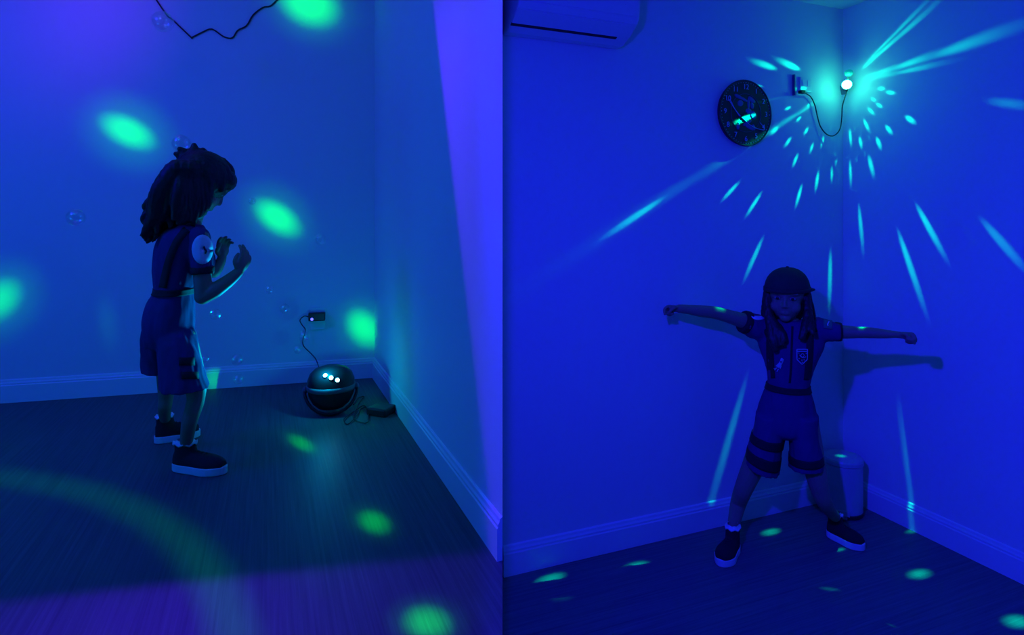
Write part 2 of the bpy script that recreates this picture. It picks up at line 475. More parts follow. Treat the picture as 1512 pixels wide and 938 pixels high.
# long grazing rays along the walls, each a chain of narrow lobes
def beam(x1, y1, w0, w1, b0, b1, start=0.06, n=4):
    out = []
    x0, y0 = 1246, 125
    ts = [start * (1 / start) ** (i / n) for i in range(n + 1)]
    for i in range(n):
        ta, tb = ts[i] * 0.72, ts[i + 1] * 1.22
        f_ = (ts[i] + ts[i + 1]) / 2
        out.append(rw(x0 + (x1 - x0) * ta, y0 + (y1 - y0) * ta, x0 + (x1 - x0) * tb, y0 + (y1 - y0) * tb, w0 + (w1 - w0) * f_, b0 + (b1 - b0) * (i / (n - 1)), 0.0, 'CD' if x1 < x0 else 'DE'))
    return out
DL += beam(745, 440, 5, 22, 0.30, 0.05, 0.1) + beam(1000, 282, 3, 7, 0.4, 0.14, 0.12, 3) + beam(1020, 172, 2, 4, 0.35, 0.06, 0.15, 3)
DL += beam(1405, -14, 3, 7, 2.0, 0.45, 0.16, 4) + beam(1385, -14, 2, 5, 1.2, 0.5, 0.3, 3) + beam(1560, 22, 4, 17, 1.1, 0.42, 0.1) + beam(1425, 86, 4, 8, 0.7, 0.5, 0.2, 3)
DL += [rw(1450, 150, 1560, 158, 9, 0.30, 0.0), rw(1100, 585, 1038, 755, 9, 0.26, 0.0), rw(1322, 590, 1352, 760, 6, 0.07, 0.0)]
DL += [rf(1138, 786, 17, 8, 1.6), rf(938, 837, 24, 9, 2.0), rf(812, 855, 28, 9, 1.8), rf(1034, 839, 18, 8, 2.2), rf(1357, 848, 20, 9, 1.8),
       rf(1307, 932, 18, 9, 1.8), rf(1502, 918, 22, 10, 2.0), rf(1348, 784, 14, 5, 1.2), rf(1240, 812, 10, 4, 1.0), rf(1225, 870, 20, 4, 0.3, 0.1)]
lidp = D + nCD * 0.125 + nDE * 0.175 + Vector((0, 0, 0.265))
_rt = (zpt(1063, 838, 0) + zpt(1221, 790, 0)) / 2 + Vector((0, 0.03, 0)); _n = flat(_rt).normalized()
_a1, _a2 = plane_pt(1050, 453, _rt - _n * 0.10, _n), plane_pt(1076, 457, _rt - _n * 0.10, _n)
DL.append(lobe(LS, _a1, _a2, 0.025, (LS - _a1).normalized(), 2.6, 0))
DL.append(lobe(LS, lidp - Vector((0.035, 0, 0)), lidp + Vector((0.035, 0, 0)), 0.025, Z, 1.2, 0))
for k in range(0, len(DL), 46):
    gobo(lamp('disco_lamp_light', LS, 26.0, (0.0, 1.0, 0.55), 0.003), DL[k:k + 46], 0.0)

# ------------------------------------------------------------------ air conditioner
M_white = mat('white_plastic', (0.78, 0.78, 0.78), 0.35, 0.02, 20)
M_dark = mat('dark_slot', (0.02, 0.02, 0.025), 0.6, 0.1, 30)
pb = on_wall(911, 74, 'CD')                         # right end of the bottom edge at the wall
ac_len = (flat(pb) - C1).dot(eCD) - 0.001
dep = 0.17
pf = plane_pt(921, 29, C1 + nCD * dep, nCD)         # lower front edge
zf = pf.z
zb = pb.z
ac_h = 0.29
ac_right = flat(pb)
t = thing('air_conditioner', 'white split air conditioner high on the wall, cut by the picture edge', 'air conditioner', ac_right - eCD * ac_len / 2 + nCD * 0.005 + Vector((0, 0, zb)))
og = Vector(t.location)
prof = [(0.0, zb), (0.045, zb + 0.0), (dep * 0.62, zb + (zf - zb) * 0.36), (dep * 0.93, zf - 0.008), (dep, zf + 0.012), (dep + 0.012, zf + 0.12), (dep - 0.01, zb + ac_h - 0.03), (dep - 0.05, zb + ac_h), (0.0, zb + ac_h)]
def ext_profile(pr, s0, s1, inset=0.0):
    md = MD(); n = len(pr)
    V = [ac_right - eCD * s + nCD * (o + 0.003) + Vector((0, 0, z)) for s in (s0, s1) for o, z in pr]
    md.add(V, [[i, (i + 1) % n, n + (i + 1) % n, n + i] for i in range(n)] + [list(range(n))[::-1], list(range(n, 2 * n))])
    return md
link('body', ext_profile(prof, 0.0, ac_len).mesh('body', og, 0.008), M_white, t, smooth=False)
pan = [(dep + 0.004, zf + 0.016), (dep + 0.016, zf + 0.12), (dep - 0.006, zb + ac_h - 0.03), (dep - 0.016, zb + ac_h - 0.032), (dep, zf + 0.12), (dep - 0.01, zf + 0.02)]
link('front_panel', ext_profile(pan, 0.012, ac_len - 0.004).mesh('front_panel', og, 0.002), M_white, t, smooth=False)
def under(fr):                                      # point on the sloping underside, fr 0 at wall .. 1 at front
    pr = [prof[1], prof[2], prof[3]]
    o = pr[0][0] + (pr[2][0] - pr[0][0]) * fr
    for (o0, z0), (o1, z1) in zip(pr, pr[1:]):
        if o <= o1 + 1e-9: return (o, z0 + (z1 - z0) * (o - o0) / (o1 - o0))
a_, b_ = under(0.36), under(0.46)
slot = [a_, b_, (b_[0] - 0.001, b_[1] - 0.003), (a_[0] - 0.001, a_[1] - 0.003)]
link('air_slot', ext_profile(slot, 0.06, ac_len + 0.001).mesh('air_slot', og), M_dark, t, smooth=False)
a_, b_ = under(0.49), under(0.97)
flap = [(a_[0], a_[1] - 0.001), (b_[0], b_[1] - 0.001), (b_[0] + 0.002, b_[1] - 0.005), (a_[0] + 0.002, a_[1] - 0.005)]
link('louver', ext_profile(flap, 0.05, ac_len + 0.001).mesh('louver', og, 0.0012), M_white, t, smooth=False)
a_ = under(0.75)
md = MD()
for k in range(6):                                  # small dark maker's mark on the front panel
    md.box(ac_right - eCD * (0.036 + 0.0085 * k) + nCD * (dep + 0.0105) + Vector((0, 0, zf + 0.062)), (eCD, Z, nCD), (0.0030, 0.004 if k % 2 else 0.0055, 0.0012))
link('front_mark', md.mesh('front_mark', og), M_dark, t, smooth=False)

# ------------------------------------------------------------------ wall clock
cc = on_wall(1101, 167, 'CD', 0.02)
cr_ = (on_wall(1101, 118.5, 'CD', 0.02) - on_wall(1101, 215.5, 'CD', 0.02)).length / 2
M_clock = mat('clock_face', (0.012, 0.03, 0.022), 0.45, 0.3, 25)
M_print = mat('pale_print', (0.48, 0.58, 0.75), 0.6, 0.1, 30)
M_blueprint = mat('blue_print', (0.05, 0.10, 0.32), 0.6, 0.5, 60)
t = thing('wall_clock', 'round black wall clock with pale numerals and blue line drawing', 'clock', cc - nCD * 0.02)
og = Vector(t.location)
fr = (eCD, Z, nCD)
md = MD().loft([(cc - nCD * 0.018, eCD * cr_ * 0.97, Z * cr_ * 0.97), (cc - nCD * 0.004, eCD * cr_, Z * cr_), (cc + nCD * 0.002, eCD * cr_ * 0.99, Z * cr_ * 0.99)], 64)
link('dial', md.mesh('dial', og), M_clock, t, smooth=False)
md = MD()
NB = 64
ring = []
for j in range(NB):
    p = 2 * math.pi * j / NB
    d_ = eCD * math.cos(p) + Z * math.sin(p)
    ring.append(cc + d_ * cr_ * 0.985)
ringc = ring + [ring[0]]
md.tube(ringc, 0.0045, 8, False)
link('rim', md.mesh('rim', og), M_black, t)
md = MD()
for k in range(60):
    p = math.pi * 2 * k / 60
    d_ = eCD * math.sin(p) + Z * math.cos(p)
    r_ = 0.0020 if k % 5 else 0.0028
    md.ell(cc + d_ * cr_ * 0.925 + nCD * 0.0025, r_, r_, 0.0008, fr, 8, 4)
o = link('minute_dots', md.mesh('minute_dots', og), M_print, t); o['kind'] = 'stuff'
def text_mesh(name, body, size, c, ax, depth=0.0012):
    cu = bpy.data.curves.new(name, 'FONT'); cu.body = body; cu.size = size
    cu.align_x = 'CENTER'; cu.align_y = 'CENTER'; cu.extrude = depth; cu.resolution_u = 4
    o = bpy.data.objects.new('tmp', cu); COL.objects.link(o)
    dg = bpy.context.evaluated_depsgraph_get()
    me = bpy.data.meshes.new_from_object(o.evaluated_get(dg))
    bpy.data.objects.remove(o)
    M = Matrix((ax[0], ax[1], ax[2])).transposed()
    for v in me.vertices: v.co = c + M @ v.co
    return me
for k in range(1, 13):
    p = math.pi * 2 * k / 12
    d_ = eCD * math.sin(p) + Z * math.cos(p)
    me = text_mesh('numeral', str(k), cr_ * 0.225, cc + d_ * cr_ * 0.79 + nCD * 0.0025 - og, fr)
    link('numeral', me, M_print, t, smooth=False)
def cpt(x, y, o=0.003): return cc + eCD * (x * cr_) + Z * (y * cr_) + nCD * o
def line_art(name, strokes, r, m):
    md = MD()
    for st in strokes:
        P, R = spline([cpt(x, y) for x, y in st], r, 5)
        md.tube(P, R, 6)
    return link(name, md.mesh(name, og), m, t)
circ = [(0.58 * math.cos(a * math.pi / 10), 0.58 * math.sin(a * math.pi / 10)) for a in range(21)]
line_art('ring_drawing', [circ], 0.0008, M_blueprint)
line_art('orbit_drawing', [[(-0.70, 0.32), (-0.60, 0.34), (-0.42, 0.08), (-0.12, -0.18), (0.25, -0.40), (0.66, -0.48), (0.70, -0.42), (0.55, -0.26)],
                           [(-0.66, 0.36), (-0.5, 0.16), (-0.25, -0.12)]], 0.0016, M_print)
md = MD()                                            # loose blue patches of the printed drawing
for x, y, rx, ry, a in ((-0.3, 0.48, .15, .06, -.3), (-.12, .42, .2, .05, -.35), (.22, .42, .16, .08, -.5), (-.22, .28, .12, .1, .3), (.1, .3, .05, .2, 0), (.24, .24, .07, .11, .2), (.1, .06, .12, .09, 0),
                        (.28, -.05, .12, .14, .4), (.05, -.3, .2, .05, .5), (.12, -.42, .2, .06, -.4), (-.3, -.42, .06, .12, -.2), (0.3, -0.42, .06, .1, .4)):
    ca, sa = math.cos(a), math.sin(a)
    md.ell(cpt(x, y, 0.0022), rx * cr_, ry * cr_, 0.0008, (eCD * ca + Z * sa, Z * ca - eCD * sa, nCD), 12, 4)
link('blue_drawing', md.mesh('blue_drawing', og), M_blueprint, t)
for nm, ang, ln, w in (('hour_hand', 238, 0.42, 0.024), ('minute_hand', 245, 0.0, 0.0)):
    if ln == 0: continue
    p = math.radians(ang); d_ = eCD * math.sin(p) + Z * math.cos(p); q_ = d_.cross(nCD)
    md = MD().add([cc + nCD * 0.006 + q_ * w * cr_, cc + nCD * 0.006 - q_ * w * cr_, cc + nCD * 0.006 + d_ * ln * cr_ - q_ * w * cr_ * .5, cc + nCD * 0.006 + d_ * ln * cr_ + q_ * w * cr_ * .5,
                   cc + nCD * 0.008 + q_ * w * cr_, cc + nCD * 0.008 - q_ * w * cr_, cc + nCD * 0.008 + d_ * ln * cr_ - q_ * w * cr_ * .5, cc + nCD * 0.008 + d_ * ln * cr_ + q_ * w * cr_ * .5],
                  [[0, 1, 2, 3], [7, 6, 5, 4], [0, 4, 5, 1], [1, 5, 6, 2], [2, 6, 7, 3], [3, 7, 4, 0]])
    link(nm, md.mesh(nm, og), M_black, t, smooth=False)

# ------------------------------------------------------------------ socket, plug, cable and dark strip by the disco lamp
def wall_plate(name, label, px, py, wall, w, h, group=None):
    e, n = {'CD': (eCD, nCD), 'AB': (eAB, nAB)}[wall]
    c = on_wall(px, py, wall)
    t = thing(name, label, 'socket', c, group)
    md = MD().box(c + n * 0.005, (e, Z, n), (w / 2, h / 2, 0.0048))
    link('plate', md.mesh('plate', c, 0.003), M_white, t, smooth=False)
    for s in (-1, 1):
        md = MD().box(c + n * 0.0102 + e * (s * w * 0.22) + Z * (h * 0.12), (e, Z, n), (w * 0.13, h * 0.2, 0.0016))
        link('switch', md.mesh('switch', c, 0.001), M_trim, t, smooth=False)
    return c
c = wall_plate('wall_socket', 'small pale wall socket between the clock and the disco lamp', 1188, 126, 'CD', 0.075, 0.072)
pc = on_wall(1184, 136, 'CD', 0.022)
t = thing('power_plug', 'dark power plug pushed into the socket beside the clock', 'plug', pc)
link('plug_body', MD().box(pc, (eCD, Z, nCD), (0.014, 0.008, 0.0105)).mesh('plug_body', pc, 0.003), M_black, t, smooth=False)
link('strain_relief', MD().tube([pc + eCD * 0.013, pc + eCD * 0.024 - Z * 0.003], [0.005, 0.003], 10).mesh('strain_relief', pc), M_black, t)
pts = [pc + eCD * 0.022 - Z * 0.003]
for x, y in ((1197, 143), (1203, 155), (1207, 172), (1211, 186)):
    pts.append(on_wall(x, y, 'CD', 0.012))
for x, y, q in ((1219, 197, .018), (1228, 201, .028), (1236, 197, .040), (1241, 188, .050), (1243, 172, .056), (1244, 156, .060)):
    pts.append(on_wall(x, y, 'CD', q))
pts.append(LD + back * 0.045 - upn * 0.034)
P, R = spline(pts, 0.0028, 6)
o = link('lamp_cable', MD().tube(P, R, 8).mesh('lamp_cable'), M_black)
tag(o, 'thin black cable drooping from the plug up to the disco lamp', 'cable')
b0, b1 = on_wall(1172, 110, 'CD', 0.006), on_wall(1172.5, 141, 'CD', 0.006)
t = thing('wall_dark_strip', 'slim dark blue upright strip on the wall left of the socket', 'bar', b1 - nCD * 0.006)  # raised strip for an unidentified dark upright mark
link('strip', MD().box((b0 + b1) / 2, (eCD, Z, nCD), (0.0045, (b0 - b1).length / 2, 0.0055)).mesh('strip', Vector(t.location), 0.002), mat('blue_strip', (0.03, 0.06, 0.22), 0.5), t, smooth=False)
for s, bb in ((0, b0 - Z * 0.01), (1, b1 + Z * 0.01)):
    link('strip_dot', MD().ell(bb + nCD * 0.0055, 0.003, 0.003, 0.0012, (eCD, Z, nCD), 10, 5).mesh('strip_dot', Vector(t.location)), M_grey, t)

# ------------------------------------------------------------------ pedal bin
M_bin = mat('bin_enamel', (0.50, 0.52, 0.55), 0.35, 0.03, 8, metal=0.0)
bc = D + nCD * 0.112 + nDE * 0.150
br = 0.088
bz = plane_pt(1247, 690, bc - Vector((0.047, 0.075, 0)), Vector((0.53, 0.85, 0))).z
t = thing('pedal_bin', 'pale round pedal bin standing in the corner behind the child', 'bin', bc)
X, Y = Vector((1, 0, 0)), Vector((0, 1, 0))
def rings(c, lst, n=40): return [(c + Z * z, X * r, Y * r) for r, z in lst]
link('body', MD().loft(rings(bc, [(br * 0.97, 0.018), (br, 0.022), (br, bz - 0.012), (br * 0.98, bz - 0.008)]), 40).mesh('body', bc), M_bin, t, smooth=False)
link('base_ring', MD().loft(rings(bc, [(br * 0.95, 0.0), (br * 1.02, 0.003), (br * 1.02, 0.016), (br * 0.98, 0.018)]), 40).mesh('base_ring', bc), M_black, t, smooth=False)
lid = link('lid', MD().loft(rings(bc, [(br * 0.99, bz - 0.006), (br * 1.04, bz - 0.004), (br * 1.04, bz + 0.012), (br * 0.99, bz + 0.020), (br * 0.7, bz + 0.027), (br * 0.3, bz + 0.029)]), 40).mesh('lid', bc), M_bin, t, smooth=False)
vd = (flat(CAM) - bc).normalized(); vs_ = vd.cross(Z)
hinge = MD().box(bc - vd * br + Z * (bz - 0.004), (vs_, vd, Z), (0.02, 0.006, 0.014))
link('hinge', hinge.mesh('hinge', bc, 0.002), M_black, t, smooth=False)
ped = MD().box(bc + vd * (br + 0.012) + Z * 0.014, (vs_, vd, Z), (0.022, 0.016, 0.0035))
link('pedal', ped.mesh('pedal', bc, 0.002), M_grey, t, smooth=False)
link('foot_plate', MD().box(bc + vd * (br + 0.0015) + Z * 0.030, (vs_, vd, Z), (0.032, 0.003, 0.012)).mesh('foot_plate', bc, 0.001), M_bin, t, smooth=False)

# ------------------------------------------------------------------ projector lamp on the left floor
pj = zpt(489, 613, ZL); pj = Vector((pj.x, pj.y, ZL))
pv = (flat(CAM) - flat(pj)).normalized(); ps = -pv.cross(Z); ps = ps if ps.x > 0 else -ps
pj = pj - pv * 0.05
R_ = 0.105
pcn = pj + Z * 0.125
t = thing('party_projector', 'dark dome party projector with three lit lenses on the raised floor', 'projector', pj)
md = MD()
secs = []
for r, z in ((0.55, -0.100), (0.80, -0.075), (0.97, -0.035), (1.02, 0.0), (1.0, 0.035), (0.90, 0.065), (0.68, 0.088), (0.35, 0.100), (0.05, 0.103)):
    secs.append((pcn + Z * z, ps * (R_ * r * 1.05), pv * (R_ * r * 0.95)))
md.loft(secs, 36)
link('housing', md.mesh('housing', pj), M_black, t)
secs = [(pcn + Z * z, ps * (R_ * r * 1.05), pv * (R_ * r * 0.95)) for r, z in ((1.03, 0.012), (1.045, 0.004), (1.045, -0.004), (1.03, -0.012))]
link('seam_band', MD().loft(secs, 36).mesh('seam_band', pj), M_grey, t)
# U-shaped stand
hp = []
for k in range(13):
    a = math.pi * k / 12
    hp.append(pcn - Z * 0.01 + ps * (math.cos(a) * R_ * 1.17) + (-Z * math.sin(a) * 0.106) + pv * (math.sin(a) * 0.07))
link('stand', MD().tube(hp, 0.0075, 8, True, 2.0, pv).mesh('stand', pj), M_black, t)
for s in (-1, 1):
    link('knob', MD().ell(pcn - Z * 0.01 + ps * (s * R_ * 1.15), 0.012, 0.018, 0.018, (ps, pv, Z), 14, 8).mesh('knob', pj), M_grey, t)
M_led = mat('cyan_led', (0.8, 1, 1), 0.2, 0.0, 10, emit=(0.35, 0.95, 1.0), estr=9.0)
leds = []
for px, py in ((480.5, 555), (489, 558), (498, 561.5)):
    d = ray(px, py)
    best = None
    n_ = pv
    p = plane_pt(px, py, pcn + pv * 0.055, pv)
    # drop on to the dome
    zz = p.z
    leds.append(p)
bvh = BVHTree.FromPolygons(*(lambda m: ([Vector(v.co) + pj for v in m.vertices], [list(f.vertices) for f in m.polygons]))(t.children[0].data))
for i, (px, py) in enumerate(((480.5, 555), (489, 558), (498, 561.5))):
    hit = bvh.ray_cast(CAM, ray(px, py).normalized())
    p, n = (hit[0], hit[1]) if hit[0] is not None else (leds[i], pv)
    if n.dot(CAM - p) < 0: n = -n
    a1 = n.orthogonal().normalized(); a2 = n.cross(a1)
    bz_ = link('lens', MD().loft([(p - n * 0.004, a1 * 0.0125, a2 * 0.0125), (p + n * 0.004, a1 * 0.0125, a2 * 0.0125)], 18).mesh('lens', pj), M_grey, t)
    link('light_emitter', MD().ell(p + n * 0.0042, 0.0095, 0.0095, 0.004, (a1, a2, n), 14, 8).mesh('light_emitter', pj), M_led, bz_)
    leds[i] = p + n * 0.02
cy = lamp('projector_light', leds[0] + Z * 0.03 + pv * 0.012, 62.0, (0.0, 0.55, 1.0), 0.008)
kd = (plane_pt(292, 480, zpt(285, 705, ZL), flat(zpt(285, 705, ZL)).normalized()) - Vector(cy.location)).normalized()
gobo(cy, [(kd, kd.orthogonal().normalized(), kd.cross(kd.orthogonal().normalized()), 0.55, 0.55, 0.3, 1.0)], 0.025)

# adaptor on the wall above it, with its socket
cs = wall_plate('wall_socket', 'white wall socket behind the adaptor above the projector', 469, 470, 'AB', 0.085, 0.13)
ca = on_wall(468, 467.5, 'AB', 0.032)
t = thing('power_adaptor', 'black power adaptor with blue light plugged in above the projector', 'adaptor', ca)
link('adaptor_body', MD().box(ca, (eAB, Z, nAB), (0.046, 0.024, 0.021)).mesh('adaptor_body', ca, 0.006), M_black, t, smooth=False)
link('indicator_light', MD().ell(ca + nAB * 0.021 - eAB * 0.026 - Z * 0.012, 0.008, 0.008, 0.005, (eAB, Z, nAB), 12, 8).mesh('indicator_light', ca), mat('blue_led', (0.2, 0.2, 1), 0.3, 0, 10, emit=(0.06, 0.06, 1.0), estr=5.0), t)
pts = [ca - eAB * 0.045]
for x, y, o in ((449, 467, .03), (443, 473, .03), (446, 480, .03), (451, 488, .04), (447, 503, .05), (449, 512, .06), (459, 522, .09), (466, 530, .12), (470, 540, .15)):
    pts.append(on_wall(x, y, 'AB', o))
d0 = plane_pt(473.5, 550, pcn - pv * 0.085, pv)
pts.append(d0)
P, R = spline(pts, 0.0030, 6)
tag(link('projector_cable', MD().tube(P, R, 8).mesh('projector_cable'), M_black), 'thin black cable hanging from the adaptor down to the projector', 'cable')
# power brick and its coiled cord
bk = zpt(563, 611, ZL)
bx = Vector((0.93, -0.36, 0)).normalized(); by = Vector((-bx.y, bx.x, 0))
t = thing('power_brick', 'flat black power brick lying on the floor right of the projector', 'power brick', bk)
link('brick_body', MD().box(bk + Z * 0.019, (bx, by, Z), (0.052, 0.048, 0.0185)).mesh('brick_body', bk, 0.008), M_black, t, smooth=False)
link('strain_relief', MD().tube([bk + Z * 0.016 - bx * 0.06, bk + Z * 0.014 - bx * 0.082], [0.006, 0.004], 10).mesh('strain_relief', bk), M_black, t)
pts = [bk - bx * 0.08 + Z * 0.013]
for x, y in ((541, 604), (532, 606), (526, 617), (514, 628), (508, 622), (520, 611), (536, 602), (543, 607), (543, 626), (533, 625), (522, 619), (530, 596), (538, 588), (528, 590), (522, 600)):
    p = zpt(x, y, ZL); p.z = ZL + 0.005 + 0.004 * (len(pts) % 2); pts.append(p)
P, R = spline(pts, 0.0026, 6)
tag(link('coiled_cord', MD().tube(P, R, 8).mesh('coiled_cord'), M_black), 'loose black cord looped on the floor beside the power brick', 'cord')
# cord strung on the back wall
pts = [on_wall(x, y, 'AB', 0.006) for x, y in ((222, -16), (231, 0), (247, 23), (254.6, 29), (282, 55), (284, 55), (298, 48), (313, 43), (330, 54), (343, 56), (351, 45), (364, 38), (374, 22), (388.5, 11), (399, 9), (409, 0), (425, -18))]
P, R = spline(pts, 0.0042, 4)
tag(link('strung_wire', MD().tube(P, R, 8).mesh('strung_wire'), M_black), 'thin black wire strung in zigzag bends high on the back wall', 'wire')

# ------------------------------------------------------------------ people
M_skin = mat('skin', (0.30, 0.23, 0.15), 0.55, 0.06, 40, spec=0.3)
M_hair = mat('dark_hair', (0.022, 0.016, 0.018), 0.5, 0.5, 90, 0.3)
M_suit = mat('suit_cloth', (0.080, 0.045, 0.16), 0.9, 0.15, 14, 0.25, spec=0.1)
M_strap = mat('black_webbing', (0.018, 0.018, 0.022), 0.8, 0.2, 60, 0.2)
M_patch = mat('white_patch', (0.75, 0.78, 0.85), 0.8, 0.04, 50)
M_shoe = mat('black_canvas', (0.020, 0.018, 0.022), 0.85, 0.2, 60, 0.2)
M_sole = mat('white_rubber', (0.80, 0.80, 0.82), 0.5, 0.04, 30)
M_sock = mat('white_sock', (0.80, 0.80, 0.82), 0.9, 0.05, 60, 0.3)
M_eye = mat('eye_white', (0.30, 0.30, 0.32), 0.25, 0.02, 20)
M_iris = mat('dark_iris', (0.03, 0.02, 0.02), 0.2, 0.1, 40)

class Fig:
    def __init__(s, root):
        s.root = root
        s.n = flat(root).normalized()            # away from the camera
        s.r = Vector((s.n.y, -s.n.x, 0))         # to the right in the picture
    def P(s, px, py, off=0.0): return plane_pt(px, py, s.root + s.n * off, s.n)
    def s(s, px, py, off=0.0): return (s.P(px + 1, py, off) - s.P(px, py, off)).length
    def sec(s, px, py, hw, hd, off=0.0, tilt=0.0):
        k = s.s(px, py, off)
        a = s.r * math.cos(tilt) + Z * math.sin(tilt)
        return (s.P(px, py, off), a * (hw * k), s.n * hd)
    def path(s, lst):
        """(px,py,off,rpx) -> points, radii"""
        return [s.P(x, y, o) for x, y, o, r in lst], [r * s.s(x, y, o) for x, y, o, r in lst]
def sec_interp(secs, k=5):
    out = []
    n = len(secs)
    C3 = [spline([q[i] for q in secs], 0.0, k)[0] for i in range(3)]
    return list(zip(*C3))

def head_parts(md, c, f, u, S):
    r = f.cross(u).normalized()
    ax = (r, f, u)
    e = lambda a, b, d_, rx, ry, rz: md.ell(c + (r * a + f * b + u * d_) * S, rx * S, ry * S, rz * S, ax, 20, 12)
    e(0, -.005, .022, .074, .090, .082); e(0, .020, -.030, .060, .066, .074); e(0, .052, -.088, .024, .022, .018)
    for q in (-1, 1):
        e(q * .033, .046, -.040, .028, .030, .028); e(q * .030, .076, .022, .024, .010, .008)
        e(q * .076, -.006, -.016, .010, .020, .030); e(q * .009, .082, -.036, .007, .008, .006)
    e(0, .068, .030, .05, .02, .03)
    e(0, .088, -.032, .010, .010, .008); md.tube([c + (f * .078 + u * .008) * S, c + (f * .091 - u * .028) * S], [.007 * S, .008 * S], 10)
    e(0, .074, -.061, .020, .010, .0045); e(0, .072, -.068, .018, .010, .005)
    for q in (-1, 1): e(q * .024, .067, -.057, .009, .008, .004)
def eye_pos(c, f, u, S):
    r = f.cross(u).normalized()
    return [c + (r * (q * .030) + f * .073 + u * .000) * S for q in (-1, 1)]
def add_eyes(c, f, u, S, root, t):
    for p in eye_pos(c, f, u, S):
        e = link('eye', MD().ell(p, .0125 * S, .0110 * S, .0070 * S, (f.cross(u), f, u), 14, 9).mesh('eye', root), M_eye, t)
        link('iris', MD().ell(p + f * .0092 * S, .0064 * S, .003 * S, .0060 * S, (f.cross(u), f, u), 12, 7).mesh('iris', root), M_iris, e)

def hand(md, wrist, d, palm, S=1.0, curl=(1.0, 1.0, 1.0, 1.0), side=1, thumb=0.6, spread=0.0):
    """five-fingered hand: d along the forearm, palm = direction the palm faces, thumb on `side` of d x palm"""
    d = d.normalized(); palm = (palm - d * palm.dot(d)).normalized()
    a = d.cross(palm) * side                              # towards the thumb
    pc_ = wrist + d * .034 * S
    md.ell(pc_, .030 * S, .013 * S, .034 * S, (a, palm, d), 16, 10)
    md.limb([wrist - d * .01 * S, wrist + d * .03 * S], [.0155 * S, .017 * S])
    for i in range(4):
        x = (.0225 - .015 * i)
        b = wrist + (a * x + d * (.060 - .004 * abs(i - 1.2))) * S
        L_ = (.024, .027, .025, .020)[i]
        pts = [wrist + (a * x * .8 + d * .035) * S, b]
        ang = 0.0
        dirv = d
        p = b
        for k in range(3):
            ang += (1.25, 1.35, 0.8)[k] * curl[i]
            dv = (d * math.cos(ang) + palm * math.sin(ang) + a * (spread * (1.5 - i) * .12)).normalized()
            p = p + dv * (L_, L_ * .75, L_ * .6)[k] * S
            pts.append(p)
        md.tube(*spline(pts, [.0078 * S, .0080 * S, .0074 * S, .0068 * S, .0058 * S], 3), 10)
        for q in pts[1:]: md.ell(q, .0070 * S, nu=8, nv=6)
    th = [wrist + (a * .014 + d * .014) * S, wrist + (a * .030 + d * .032 + palm * .010) * S,
          wrist + (a * (.034 - .018 * thumb) + d * .052 + palm * (.014 + .018 * thumb)) * S, wrist + (a * (.036 - .036 * thumb) + d * (.068 - .006 * thumb) + palm * (.016 + .024 * thumb)) * S]
    md.tube(*spline(th, [.0105 * S, .0095 * S, .0085 * S, .0065 * S], 4), 10)
    md.ell(th[-1], .0066 * S, nu=8, nv=6)

